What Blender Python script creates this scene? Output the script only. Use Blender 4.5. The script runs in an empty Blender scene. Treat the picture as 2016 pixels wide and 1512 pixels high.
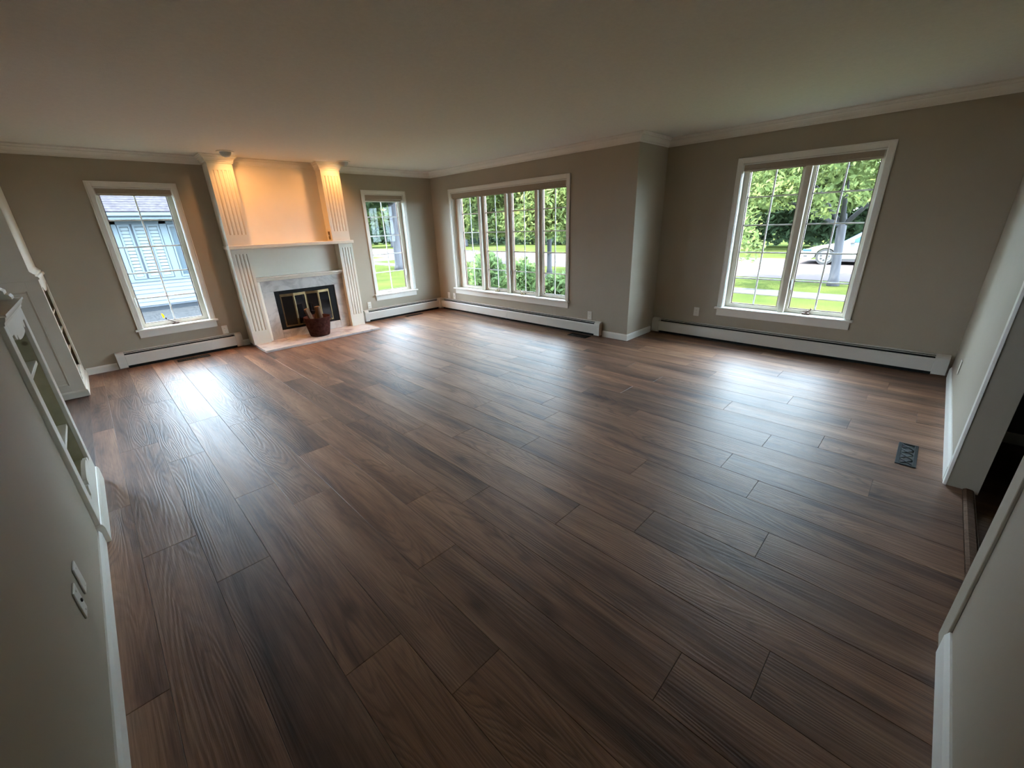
import bpy, bmesh, math, random
from mathutils import Vector, Matrix
import numpy as np
random.seed(7)
rng = np.random.default_rng(11)
S = bpy.context.scene
COL = S.collection

# ------------------------------------------------------------------ camera
F_PX = 807.13
RCW = [[0.703096707, -0.710304281, -0.033508943],     # world -> camera (x right, y down, z forward)
       [-0.278358868, -0.231559878, -0.932146106],
       [0.654348043, 0.664716369, -0.360528484]]
cam = bpy.data.cameras.new('camera')
cam.sensor_fit = 'HORIZONTAL'; cam.sensor_width = 36.0
cam.lens = F_PX * 36.0 / 2016.0
cam.clip_start = 0.02; cam.clip_end = 400
camo = bpy.data.objects.new('camera', cam); COL.objects.link(camo)
r = RCW
camo.matrix_world = Matrix(((r[0][0], -r[1][0], -r[2][0], 0.0),
                            (r[0][1], -r[1][1], -r[2][1], 0.0),
                            (r[0][2], -r[1][2], -r[2][2], 1.5),
                            (0, 0, 0, 1)))
S.camera = camo

# ------------------------------------------------------------------ sky, sun, exposure
S.view_settings.view_transform = 'Standard'
S.view_settings.look = 'None'
S.view_settings.gamma = 1.0
S.view_settings.use_curve_mapping = False
S.view_settings.exposure = 1.5
w = bpy.data.worlds.new('sky'); S.world = w; w.use_nodes = True
bg = w.node_tree.nodes['Background']
bg.inputs[0].default_value = (0.66, 0.82, 1.0, 1); bg.inputs[1].default_value = 14.0
sun = bpy.data.lights.new('sun', 'SUN'); sun.energy = 17.0; sun.angle = 0.02; sun.color = (1.0, 0.93, 0.80)
suno = bpy.data.objects.new('sun', sun); COL.objects.link(suno)
sd = Vector((-0.52, 0.14, 0.84)).normalized()          # towards the sun
suno.rotation_euler = sd.to_track_quat('Z', 'Y').to_euler()
suno.location = (-10, 3, 20)
try:
    S.cycles.max_bounces = 9; S.cycles.diffuse_bounces = 5; S.cycles.glossy_bounces = 4
    S.cycles.transparent_max_bounces = 16; S.cycles.transmission_bounces = 6
    S.cycles.caustics_reflective = False; S.cycles.caustics_refractive = False
    S.cycles.sample_clamp_indirect = 8.0
    S.cycles.use_denoising = True
except Exception:
    pass

# ------------------------------------------------------------------ room dimensions (metres)
W = 4.862      # picture-window wall, x
D = 6.88       # fireplace wall, y
W4 = 5.58      # recessed window wall, x
BY = 2.715     # where the recess returns, y
RY = -0.345    # right-hand wall, y
LX = -0.337    # left-hand wall, x
CEIL = 2.44
GZ = -0.50     # garden level

# ------------------------------------------------------------------ materials
def new_mat(name):
    m = bpy.data.materials.new(name); m.use_nodes = True
    nt = m.node_tree
    return m, nt, nt.nodes['Principled BSDF']
def N(nt, t, **kw):
    n = nt.nodes.new(t)
    for k, v in kw.items():
        if k.startswith('i_'): n.inputs[k[2:].replace('_', ' ')].default_value = v
        else: setattr(n, k, v)
    return n
def L(nt, a, b): nt.links.new(a, b)
def coords(nt, scale=(1, 1, 1), src='Object', rnd=False):
    tc = N(nt, 'ShaderNodeTexCoord'); mp = N(nt, 'ShaderNodeMapping'); mp.inputs['Scale'].default_value = scale
    if rnd:
        oi = N(nt, 'ShaderNodeObjectInfo'); ml = N(nt, 'ShaderNodeVectorMath', operation='SCALE')
        cb = N(nt, 'ShaderNodeCombineXYZ'); 
        m2 = N(nt, 'ShaderNodeMath', operation='MULTIPLY'); m2.inputs[1].default_value = 37.0
        L(nt, oi.outputs['Random'], m2.inputs[0])
        L(nt, oi.outputs['Random'], cb.inputs[0]); L(nt, m2.outputs[0], cb.inputs[1]); L(nt, oi.outputs['Random'], cb.inputs[2])
        L(nt, cb.outputs[0], ml.inputs[0]); ml.inputs['Scale'].default_value = 53.0
        ad = N(nt, 'ShaderNodeVectorMath', operation='ADD')
        L(nt, tc.outputs[src], ad.inputs[0]); L(nt, ml.outputs[0], ad.inputs[1]); L(nt, ad.outputs[0], mp.inputs[0])
    else:
        L(nt, tc.outputs[src], mp.inputs[0])
    return mp.outputs[0]
def ramp(nt, fac, stops):
    r = N(nt, 'ShaderNodeValToRGB'); e = r.color_ramp.elements
    while len(e) < len(stops): e.new(0.5)
    for k, (p, c) in enumerate(stops):
        e[k].position = p; e[k].color = (*c, 1)
    L(nt, fac, r.inputs[0]); return r.outputs[0]
def noise(nt, vec, scale, detail=4, rough=0.55, dist=0.0):
    n = N(nt, 'ShaderNodeTexNoise'); n.inputs['Scale'].default_value = scale; n.inputs['Detail'].default_value = detail
    n.inputs['Roughness'].default_value = rough; n.inputs['Distortion'].default_value = dist
    L(nt, vec, n.inputs['Vector']); return n.outputs['Fac']
def bump(nt, p, h, strength, dist=0.01):
    b = N(nt, 'ShaderNodeBump'); b.inputs['Strength'].default_value = strength; b.inputs['Distance'].default_value = dist
    L(nt, h, b.inputs['Height']); L(nt, b.outputs[0], p.inputs['Normal'])
def mixc(nt, fac, a, b, mode='MIX'):
    m = N(nt, 'ShaderNodeMix', data_type='RGBA', blend_type=mode)
    for s, v in ((6, a), (7, b)):
        if isinstance(v, tuple): m.inputs[s].default_value = (*v, 1)
        else: L(nt, v, m.inputs[s])
    if isinstance(fac, float): m.inputs[0].default_value = fac
    else: L(nt, fac, m.inputs[0])
    return m.outputs[2]
def plain(name, col, rough=0.5, var=0.06, scale=6.0, bmp=0.0, bscale=90.0, metal=0.0, spec=0.5):
    m, nt, p = new_mat(name)
    v = coords(nt)
    f = noise(nt, v, scale, 3)
    a = tuple(c * (1 - var) for c in col); b = tuple(min(1, c * (1 + var)) for c in col)
    L(nt, ramp(nt, f, [(0.3, a), (0.7, b)]), p.inputs['Base Color'])
    p.inputs['Roughness'].default_value = rough; p.inputs['Metallic'].default_value = metal
    p.inputs['Specular IOR Level'].default_value = spec
    if bmp: bump(nt, p, noise(nt, v, bscale, 4, 0.6), bmp, 0.004)
    return m

def floor_mat(name, rnd=True, dark=1.0):
    m, nt, p = new_mat(name)
    v = coords(nt, (1, 1, 1), rnd=rnd)
    def stretched(sx, sy, scale, detail, rough, dist):
        mp = N(nt, 'ShaderNodeMapping'); mp.inputs['Scale'].default_value = (sx, sy, 1); L(nt, v, mp.inputs[0])
        return noise(nt, mp.outputs[0], scale, detail, rough, dist)
    def mul(a, k, add=0.0):
        n = N(nt, 'ShaderNodeMath', operation='MULTIPLY_ADD'); L(nt, a, n.inputs[0]); n.inputs[1].default_value = k; n.inputs[2].default_value = add
        return n.outputs[0]
    # broad smudges of darker and lighter wood along the board
    f1 = stretched(7.0, 0.75, 1.0, 4, 0.62, 0.25)
    # growth-ring contours (cathedral figure): level lines of a smooth stretched noise
    n2 = stretched(4.2, 0.42, 1.0, 2, 0.45, 0.15)
    n3 = stretched(26, 3.2, 1.0, 2, 0.5, 0.0)
    sm = N(nt, 'ShaderNodeMath', operation='MULTIPLY_ADD'); L(nt, n3, sm.inputs[0]); sm.inputs[1].default_value = 0.022; L(nt, n2, sm.inputs[2])
    sn = N(nt, 'ShaderNodeMath', operation='SINE'); L(nt, mul(sm.outputs[0], 230.0), sn.inputs[0])
    ring = mul(sn.outputs[0], 0.5, 0.5)
    fib = stretched(190, 4.5, 1.0, 3, 0.6, 0.0)
    base = ramp(nt, f1, [(0.28, (0.062, 0.029, 0.018)), (0.40, (0.155, 0.079, 0.047)), (0.54, (0.255, 0.140, 0.085)), (0.72, (0.375, 0.225, 0.138))])
    ringc = ramp(nt, ring, [(0.0, (0.62, 0.60, 0.58)), (0.30, (0.98, 0.98, 0.98)), (1.0, (1.06, 1.05, 1.03))])
    rm = N(nt, 'ShaderNodeMapRange'); rm.inputs[1].default_value = 0.42; rm.inputs[2].default_value = 0.62; rm.inputs[3].default_value = 0.2; rm.inputs[4].default_value = 0.85
    L(nt, stretched(3.0, 0.8, 1.0, 2, 0.5, 0.0), rm.inputs[0])
    c = mixc(nt, rm.outputs[0], base, ringc, 'MULTIPLY')
    fibc = ramp(nt, fib, [(0.32, (0.70, 0.68, 0.66)), (0.6, (1.06, 1.05, 1.03))])
    c = mixc(nt, 0.8, c, fibc, 'MULTIPLY')
    # knots
    mk = N(nt, 'ShaderNodeMapping'); mk.inputs['Scale'].default_value = (2.4, 1.0, 1); L(nt, v, mk.inputs[0])
    vo = N(nt, 'ShaderNodeTexVoronoi'); vo.inputs['Scale'].default_value = 1.6; L(nt, mk.outputs[0], vo.inputs['Vector'])
    kn = ramp(nt, vo.outputs['Distance'], [(0.02, (0.22, 0.19, 0.17)), (0.07, (0.62, 0.58, 0.55)), (0.16, (1, 1, 1))])
    c = mixc(nt, 0.85, c, kn, 'MULTIPLY')
    if rnd:
        oi = N(nt, 'ShaderNodeObjectInfo')
        t = ramp(nt, oi.outputs['Random'], [(0.0, (0.76, 0.74, 0.74)), (0.35, (0.94, 0.90, 0.88)), (0.7, (1.06, 1.0, 0.95)), (1.0, (1.20, 1.12, 1.04))])
        c = mixc(nt, 1.0, c, t, 'MULTIPLY')
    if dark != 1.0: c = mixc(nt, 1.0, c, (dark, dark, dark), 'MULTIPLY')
    L(nt, c, p.inputs['Base Color'])
    rr = N(nt, 'ShaderNodeMapRange'); rr.inputs[3].default_value = 0.39; rr.inputs[4].default_value = 0.53
    L(nt, fib, rr.inputs[0]); L(nt, rr.outputs[0], p.inputs['Roughness'])
    p.inputs['IOR'].default_value = 1.52
    hm = N(nt, 'ShaderNodeMath', operation='MULTIPLY_ADD'); L(nt, ring, hm.inputs[0]); hm.inputs[1].default_value = 0.55; L(nt, fib, hm.inputs[2])
    bump(nt, p, hm.outputs[0], 0.5, 0.0016)
    return m

def marble_mat():
    m, nt, p = new_mat('marble')
    v = coords(nt, rnd=True)
    f = noise(nt, v, 4.5, 6, 0.62, 1.3)
    g = noise(nt, v, 1.7, 3, 0.5, 0.6)
    c = ramp(nt, f, [(0.30, (0.14, 0.13, 0.145)), (0.42, (0.36, 0.34, 0.35)), (0.52, (0.55, 0.53, 0.53)), (0.75, (0.62, 0.60, 0.59))])
    c = mixc(nt, g, c, (0.62, 0.58, 0.52), 'MIX')
    L(nt, c, p.inputs['Base Color']); p.inputs['Roughness'].default_value = 0.25
    return m

def glass_mat():
    m, nt, p = new_mat('window_glass')
    nt.nodes.remove(p)
    out = nt.nodes['Material Output']
    tr = N(nt, 'ShaderNodeBsdfTransparent'); tr.inputs[0].default_value = (0.93, 0.96, 0.955, 1)
    gl = N(nt, 'ShaderNodeBsdfGlossy'); gl.inputs['Roughness'].default_value = 0.02
    lw = N(nt, 'ShaderNodeLayerWeight'); lw.inputs[0].default_value = 0.5
    pw = N(nt, 'ShaderNodeMath', operation='POWER'); L(nt, lw.outputs['Facing'], pw.inputs[0]); pw.inputs[1].default_value = 5.0
    fr = N(nt, 'ShaderNodeMath', operation='MULTIPLY_ADD'); L(nt, pw.outputs[0], fr.inputs[0]); fr.inputs[1].default_value = 0.96; fr.inputs[2].default_value = 0.012
    v = coords(nt); nz = noise(nt, v, 2.0, 2)
    b = N(nt, 'ShaderNodeBump'); b.inputs['Strength'].default_value = 0.02; L(nt, nz, b.inputs['Height'])
    L(nt, b.outputs[0], gl.inputs['Normal'])
    mx = N(nt, 'ShaderNodeMixShader'); L(nt, fr.outputs[0], mx.inputs[0]); L(nt, tr.outputs[0], mx.inputs[1]); L(nt, gl.outputs[0], mx.inputs[2])
    L(nt, mx.outputs[0], out.inputs[0])
    return m

def leaf_mat(name, dark, light, trans, tw=0.45):
    m, nt, p = new_mat(name)
    out = nt.nodes['Material Output']
    v = coords(nt, (1, 1, 1))
    f = noise(nt, v, 2.6, 4, 0.7)
    c = ramp(nt, f, [(0.3, dark), (0.7, light)])
    L(nt, c, p.inputs['Base Color']); p.inputs['Roughness'].default_value = 0.6; p.inputs['Specular IOR Level'].default_value = 0.05
    t = N(nt, 'ShaderNodeBsdfTranslucent'); t.inputs[0].default_value = (*trans, 1)
    mx = N(nt, 'ShaderNodeMixShader'); mx.inputs[0].default_value = tw
    L(nt, p.outputs[0], mx.inputs[1]); L(nt, t.outputs[0], mx.inputs[2]); L(nt, mx.outputs[0], out.inputs[0])
    return m

def emit_mat(name, col, st):
    m, nt, p = new_mat(name)
    p.inputs['Emission Color'].default_value = (*col, 1); p.inputs['Emission Strength'].default_value = st
    p.inputs['Base Color'].default_value = (*col, 1)
    return m

def lawn_mat():
    m, nt, p = new_mat('lawn')
    v = coords(nt)
    f = noise(nt, v, 0.8, 4, 0.6); g = noise(nt, v, 30, 3, 0.7)
    c = ramp(nt, f, [(0.3, (0.025, 0.036, 0.012)), (0.7, (0.045, 0.051, 0.017))])
    c2 = ramp(nt, g, [(0.3, (0.6, 0.6, 0.5)), (0.7, (1.25, 1.2, 1.1))])
    L(nt, mixc(nt, 0.9, c, c2, 'MULTIPLY'), p.inputs['Base Color']); p.inputs['Roughness'].default_value = 0.9; p.inputs['Specular IOR Level'].default_value = 0.0
    bump(nt, p, g, 0.8, 0.05)
    return m
def speckle(name, a, b, scale, rough=0.9):
    m, nt, p = new_mat(name)
    v = coords(nt)
    f = noise(nt, v, scale, 5, 0.75)
    L(nt, ramp(nt, f, [(0.35, a), (0.65, b)]), p.inputs['Base Color']); p.inputs['Roughness'].default_value = rough; p.inputs['Specular IOR Level'].default_value = 0.0
    bump(nt, p, f, 0.5, 0.02)
    return m
def wood_log(name, a, b, ax=(30, 30, 3)):
    m, nt, p = new_mat(name)
    v = coords(nt, ax)
    f = noise(nt, v, 1.0, 5, 0.65, 0.6)
    L(nt, ramp(nt, f, [(0.3, a), (0.7, b)]), p.inputs['Base Color']); p.inputs['Roughness'].default_value = 0.8; p.inputs['Specular IOR Level'].default_value = 0.1
    bump(nt, p, f, 0.5, 0.01)
    return m
def inside_mat():
    m, nt, p = new_mat('bookcase_interior')
    v = coords(nt)
    f = noise(nt, v, 5, 4, 0.6)
    c = ramp(nt, f, [(0.35, (0.36, 0.33, 0.20)), (0.65, (0.46, 0.42, 0.27))])
    vo = N(nt, 'ShaderNodeTexVoronoi'); vo.inputs['Scale'].default_value = 6.0; L(nt, v, vo.inputs['Vector'])
    k = ramp(nt, vo.outputs['Distance'], [(0.05, (0.25, 0.2, 0.15)), (0.10, (1, 1, 1))])
    L(nt, mixc(nt, 0.7, c, k, 'MULTIPLY'), p.inputs['Base Color']); p.inputs['Roughness'].default_value = 0.6
    return m

M = dict(
    wall=plain('wall_paint', (0.385, 0.334, 0.254), 0.55, 0.02, 3, 0.06, 220),
    ceil=plain('ceiling_paint', (0.72, 0.70, 0.64), 0.85, 0.03, 40, 0.35, 130),
    trim=plain('trim_paint', (0.78, 0.755, 0.69), 0.38, 0.02, 4),
    mantel=plain('mantel_paint', (0.74, 0.69, 0.59), 0.4, 0.02, 4),
    case=plain('bookcase_paint', (0.71, 0.675, 0.575), 0.4, 0.03, 5),
    inside=inside_mat(),
    sash=plain('sash_paint', (0.66, 0.60, 0.50), 0.4, 0.04, 8),
    bars=plain('muntin_white', (0.74, 0.74, 0.74), 0.4, 0.03, 9),
    heater=plain('heater_enamel', (0.66, 0.63, 0.57), 0.35, 0.02, 6),
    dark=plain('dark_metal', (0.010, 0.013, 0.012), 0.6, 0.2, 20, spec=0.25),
    fins=plain('fin_metal', (0.020, 0.028, 0.030), 0.55, 0.2, 60),
    bars_dark=plain('register_bar', (0.030, 0.040, 0.037), 0.5, 0.1, 30),
    plate=plain('plate_plastic', (0.72, 0.70, 0.64), 0.35, 0.01, 6),
    slot=plain('slot_dark', (0.03, 0.03, 0.03), 0.6, 0.1, 20),
    brass=plain('brass', (0.27, 0.195, 0.10), 0.5, 0.15, 18, metal=1.0),
    bronze=plain('bronze_handle', (0.12, 0.07, 0.05), 0.35, 0.15, 30, metal=0.6),
    soot=plain('black_frame', (0.006, 0.006, 0.006), 0.6, 0.3, 25, spec=0.2),
    dglass=plain('smoked_glass', (0.008, 0.008, 0.009), 0.08, 0.3, 12),
    rust=speckle('rusty_bucket', (0.035, 0.014, 0.012), (0.085, 0.034, 0.028), 25, 0.75),
    bark=wood_log('log_bark', (0.07, 0.036, 0.022), (0.21, 0.125, 0.075)),
    cut=wood_log('log_end', (0.24, 0.14, 0.07), (0.42, 0.28, 0.15), (40, 40, 40)),
    floor=floor_mat('plank_floor'),
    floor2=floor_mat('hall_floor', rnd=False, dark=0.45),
    thr=wood_log('threshold_wood', (0.08, 0.045, 0.028), (0.17, 0.10, 0.062), (60, 2, 60)),
    sub=plain('subfloor', (0.02, 0.015, 0.012), 0.9),
    marble=marble_mat(),
    glass=glass_mat(),
    shade=plain('shade_fabric', (0.36, 0.29, 0.215), 0.8, 0.05, 60, 0.1, 300),
    eyeb=plain('eyeball_enamel', (0.42, 0.46, 0.48), 0.4, 0.02, 6),
    bulb=emit_mat('lamp_bulb', (1.0, 0.62, 0.28), 25.0),
    yellow=leaf_mat('yellow_leaf', (0.70, 0.50, 0.03), (0.85, 0.65, 0.05), (0.9, 0.65, 0.05), 0.6),
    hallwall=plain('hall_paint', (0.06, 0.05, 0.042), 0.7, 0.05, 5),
    # outdoors
    lawn=lawn_mat(),
    walk=speckle('concrete', (0.034, 0.033, 0.031), (0.046, 0.044, 0.042), 6),
    road=speckle('road', (0.040, 0.0325, 0.0325), (0.052, 0.0435, 0.043), 8),
    gravel=speckle('gravel', (0.0071, 0.0079, 0.0094), (0.0300, 0.0315, 0.0341), 26),
    siding=plain('siding', (0.0991, 0.1061, 0.1200), 0.6, 0.03, 2, spec=0.0),
    htrim=plain('house_trim', (0.0883, 0.1023, 0.1130), 0.5, 0.02, 3, spec=0.0),
    louver=plain('louver', (0.1097, 0.1237, 0.1306), 0.5, 0.02, 3, spec=0.0),
    hpane=plain('house_pane', (0.0391, 0.0530, 0.0637), 0.15, 0.1, 4),
    shingle=speckle('shingle', (0.019, 0.0175, 0.0205), (0.034, 0.031, 0.036), 9),
    trunk=wood_log('tree_bark', (0.032, 0.030, 0.034), (0.066, 0.062, 0.067), (6, 6, 1.2)),
    leafA=leaf_mat('leaf_maple', (0.044, 0.066, 0.022), (0.105, 0.128, 0.046), (0.170, 0.205, 0.070)),
    leafB=leaf_mat('leaf_dark', (0.026, 0.048, 0.025), (0.056, 0.080, 0.042), (0.082, 0.118, 0.056)),
    leafC=leaf_mat('leaf_shrub', (0.032, 0.058, 0.022), (0.082, 0.115, 0.046), (0.125, 0.175, 0.062)),
    leafY=leaf_mat('leaf_yellow', (0.0864, 0.0864, 0.0104), (0.1444, 0.1302, 0.0181), (0.1805, 0.1625, 0.0181)),
    car=plain('car_paint', (0.1274, 0.1274, 0.1306), 0.2, 0.01, 3),
    cglass=plain('car_glass', (0.0177, 0.0391, 0.0567), 0.08, 0.05, 3),
    tyre=plain('tyre_rubber', (0.006, 0.006, 0.007), 0.8, 0.1, 20),
    rim=plain('wheel_rim', (0.1097, 0.1097, 0.1130), 0.3, 0.03, 10, metal=0.5),
)

# ------------------------------------------------------------------ builders
def tag(o, label=None, cat=None, group=None, kind=None):
    if label: o['label'] = label
    if cat: o['category'] = cat
    if group: o['group'] = group
    if kind: o['kind'] = kind
    return o
def thing(name, loc, label, cat, group=None, kind=None):
    o = bpy.data.objects.new(name, None); COL.objects.link(o)
    o.empty_display_size = 0.1; o.location = loc
    return tag(o, label, cat, group, kind)
def adopt(o, parent):
    if parent is not None:
        o.parent = parent
        o.matrix_parent_inverse = world_of(parent).inverted()
    return o
def world_of(o):
    m = Matrix.LocRotScale(o.location, o.rotation_euler, o.scale)
    return m if o.parent is None else world_of(o.parent) @ o.matrix_parent_inverse @ m
def link_bm(name, bm, mat, parent=None, smooth=False):
    bmesh.ops.recalc_face_normals(bm, faces=bm.faces)
    me = bpy.data.meshes.new(name); bm.to_mesh(me); bm.free()
    if smooth:
        for p in me.polygons: p.use_smooth = True
    for mm in (mat if isinstance(mat, (list, tuple)) else [mat]): me.materials.append(mm)
    o = bpy.data.objects.new(name, me); COL.objects.link(o)
    return adopt(o, parent)
def bm_box(bm, x0, x1, y0, y1, z0, z1, bev=0.0, seg=1, xf=None):
    vs = [bm.verts.new(xf(*c) if xf else c) for c in
          ((x0, y0, z0), (x1, y0, z0), (x1, y1, z0), (x0, y1, z0), (x0, y0, z1), (x1, y0, z1), (x1, y1, z1), (x0, y1, z1))]
    fs = [bm.faces.new([vs[i] for i in f]) for f in ((0, 3, 2, 1), (4, 5, 6, 7), (0, 1, 5, 4), (1, 2, 6, 5), (2, 3, 7, 6), (3, 0, 4, 7))]
    if bev:
        es = list({e for f in fs for e in f.edges})
        bmesh.ops.bevel(bm, geom=es, offset=bev, segments=seg, affect='EDGES', profile=0.5)
def box(name, x0, x1, y0, y1, z0, z1, mat, parent=None, bev=0.0, seg=1, xf=None):
    bm = bmesh.new(); bm_box(bm, x0, x1, y0, y1, z0, z1, bev, seg, xf)
    return link_bm(name, bm, mat, parent)
def bm_prism(bm, poly, fn, a, b):
    """poly: list of 2-D points; fn(p, q, t) -> 3-D; extruded from t=a to t=b"""
    va = [bm.verts.new(fn(p[0], p[1], a)) for p in poly]; vb = [bm.verts.new(fn(p[0], p[1], b)) for p in poly]
    n = len(poly)
    for i in range(n):
        j = (i + 1) % n
        bm.faces.new((va[i], va[j], vb[j], vb[i]))
    bm.faces.new(va[::-1]); bm.faces.new(vb)
def prism(name, poly, fn, a, b, mat, parent=None, smooth=False):
    bm = bmesh.new(); bm_prism(bm, poly, fn, a, b); return link_bm(name, bm, mat, parent, smooth)
def bm_tube(bm, pts, rads, n=10, cap=True):
    rings = []
    for i, p in enumerate(pts):
        p = Vector(p)
        d = (Vector(pts[min(i + 1, len(pts) - 1)]) - Vector(pts[max(i - 1, 0)])).normalized()
        u = d.cross(Vector((0.31, 0.17, 0.93)) if abs(d.z) < 0.9 else Vector((1, 0, 0))).normalized(); v = d.cross(u)
        rr = rads[i] if isinstance(rads, (list, tuple)) else rads
        rings.append([bm.verts.new(p + u * (rr * math.cos(2 * math.pi * k / n)) + v * (rr * math.sin(2 * math.pi * k / n))) for k in range(n)])
    for a, b in zip(rings, rings[1:]):
        for k in range(n): bm.faces.new((a[k], a[(k + 1) % n], b[(k + 1) % n], b[k]))
    if cap:
        bm.faces.new(rings[0][::-1]); bm.faces.new(rings[-1])
def tube(name, pts, rads, mat, parent=None, n=10, smooth=True):
    bm = bmesh.new(); bm_tube(bm, pts, rads, n); return link_bm(name, bm, mat, parent, smooth)
def bm_lathe(bm, c, prof, n=32):
    """prof: list of (radius, z)"""
    rings = [[bm.verts.new((c[0] + r_ * math.cos(2 * math.pi * k / n), c[1] + r_ * math.sin(2 * math.pi * k / n), c[2] + z)) for k in range(n)] for r_, z in prof]
    for a, b in zip(rings, rings[1:]):
        for k in range(n): bm.faces.new((a[k], a[(k + 1) % n], b[(k + 1) % n], b[k]))
    return rings
def sweep(path, profile, names, mat, parent=None, closed=False):
    """profile: closed polygon of (distance into the room, z); room lies to the right of the path; one mitred object per run"""
    n = len(path); objs = []
    def nrm(i):
        a, b = path[i], path[(i + 1) % n]; dx, dy = b[0] - a[0], b[1] - a[1]; l = math.hypot(dx, dy); return (dy / l, -dx / l)
    def off(i):
        if not closed and i == 0: return nrm(0)
        if not closed and i == n - 1: return nrm(n - 2)
        a, b = nrm((i - 1) % n), nrm(i); k = 1 + a[0] * b[0] + a[1] * b[1]
        return ((a[0] + b[0]) / k, (a[1] + b[1]) / k)
    for i in range(n if closed else n - 1):
        j = (i + 1) % n; bm = bmesh.new()
        va = [bm.verts.new((path[i][0] + off(i)[0] * d, path[i][1] + off(i)[1] * d, z)) for d, z in profile]
        vb = [bm.verts.new((path[j][0] + off(j)[0] * d, path[j][1] + off(j)[1] * d, z)) for d, z in profile]
        m = len(profile)
        for k in range(m): bm.faces.new((va[k], va[(k + 1) % m], vb[(k + 1) % m], vb[k]))
        bm.faces.new(va[::-1]); bm.faces.new(vb)
        objs.append(link_bm(names(i), bm, mat, parent))
    return objs
def copy_tree(o, parent=None, off=None):
    c = o.copy(); COL.objects.link(c)
    if parent is not None: c.parent = parent
    if off is not None: c.location = Vector(o.location) + Vector(off)
    for ch in [x for x in bpy.data.objects if x.parent == o]: copy_tree(ch, c)
    return c
def struct(o, label, cat='structure'):
    return tag(o, label, cat, kind='structure')

# ------------------------------------------------------------------ the shell
T = 0.15
def wall_with_openings(name, label, u0, u1, z0, z1, opens, fn, mat):
    """fn(u, w, z) with w = 0 at the room face and growing outwards"""
    bm = bmesh.new(); cur = u0
    for (a, b, c, d) in sorted(opens):
        bm_box(bm, cur, a, 0, T, z0, z1, xf=fn)
        if c > z0: bm_box(bm, a, b, 0, T, z0, c, xf=fn)
        if d < z1: bm_box(bm, a, b, 0, T, d, z1, xf=fn)
        cur = b
    bm_box(bm, cur, u1, 0, T, z0, z1, xf=fn)
    return struct(link_bm(name, bm, mat), label, 'wall')
fD = lambda u, w_, z: (u, D + w_, z)
fW = lambda u, w_, z: (W + w_, u, z)
fW4 = lambda u, w_, z: (W4 + w_, u, z)
Z0, ZT = -0.06, CEIL
HB, HT = 0.43, 2.06          # rough openings of every window
wall_with_openings('wall_fireplace', 'greige wall with the fireplace and two narrow windows', -0.36, W + T, Z0, ZT, [(0.302, 1.020, HB, HT), (3.535, 4.250, HB, HT)], fD, M['wall'])
wall_with_openings('wall_picture_window', 'greige wall holding the wide four-part window', BY, D, Z0, ZT, [(3.750, 6.297, HB, HT)], fW, M['wall'])
wall_with_openings('wall_recess', 'darker greige wall holding the two-part window', RY, BY + T, Z0, ZT, [(0.556, 1.800, HB, HT)], fW4, M['wall'])
struct(box('wall_return', W + T, W4, BY, BY + T, Z0, ZT, M['wall']), 'short greige return wall beside the wide window', 'wall')
struct(box('wall_right', 3.195, W4 + T, RY - 0.13, RY, Z0, ZT, M['wall']), 'greige wall right of the hall opening', 'wall')
struct(box('wall_near', -0.49, 1.895, RY - 0.13, RY, Z0, ZT, M['wall']), 'greige wall nearest the camera at lower right', 'wall')
struct(box('wall_header', 1.895, 3.195, RY - 0.13, RY, 2.08, ZT, M['wall']), 'greige header over the hall opening', 'wall')
struct(box('wall_left', LX - 0.15, LX, RY, 2.80, Z0, ZT, M['wall']), 'greige wall nearest the camera at lower left', 'wall')
struct(box('wall_divider_header', -0.80, -0.365, 2.80, D, 2.16, ZT, M['wall']), 'header over the opening between the two bookcases', 'wall')
struct(box('ceiling', -4.2, W4 + T, -2.8, D + T, CEIL, CEIL + 0.12, M['ceil']), 'flat off-white textured ceiling', 'ceiling')
struct(box('roof', -4.9, W4 + 0.75, -3.4, D + 0.75, CEIL + 0.16, CEIL + 0.40, M['shingle']), 'roof slab with eaves over the room', 'roof')  # unseen roof block, put here to keep the sun out of the windows
# neighbouring rooms that the openings lead to
struct(box('wall_dining', -4.15, -4.0, 0.6, D + T, Z0, ZT, M['wall']), 'far wall of the room beyond the bookcases', 'wall')
wall_with_openings('wall_dining_back', 'end wall of the room beyond the bookcases', -4.0, -0.36, Z0, ZT, [(-3.3, -1.3, 0.7, 2.1)], fD, M['wall'])  # unseen window opening added to let sky light into the room
struct(box('wall_dining_near', -4.0, LX - 0.15, 0.6, 0.75, Z0, ZT, M['wall']), 'near wall of the room beyond the bookcases', 'wall')
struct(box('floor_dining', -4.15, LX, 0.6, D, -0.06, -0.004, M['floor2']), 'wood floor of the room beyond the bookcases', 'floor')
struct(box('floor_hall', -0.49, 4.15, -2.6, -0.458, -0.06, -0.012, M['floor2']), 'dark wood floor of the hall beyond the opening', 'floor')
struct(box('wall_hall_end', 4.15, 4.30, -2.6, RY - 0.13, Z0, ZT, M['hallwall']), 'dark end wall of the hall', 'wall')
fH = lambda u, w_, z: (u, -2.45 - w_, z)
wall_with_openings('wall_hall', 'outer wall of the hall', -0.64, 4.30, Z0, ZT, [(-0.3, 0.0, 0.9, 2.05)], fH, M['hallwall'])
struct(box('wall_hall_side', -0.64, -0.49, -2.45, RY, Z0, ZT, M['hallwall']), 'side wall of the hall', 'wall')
struct(box('baseboard_hall', 4.135, 4.149, -2.44, RY - 0.135, -0.012, 0.065, M['trim']), 'baseboard along the dark hall end wall', 'baseboard')

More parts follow.
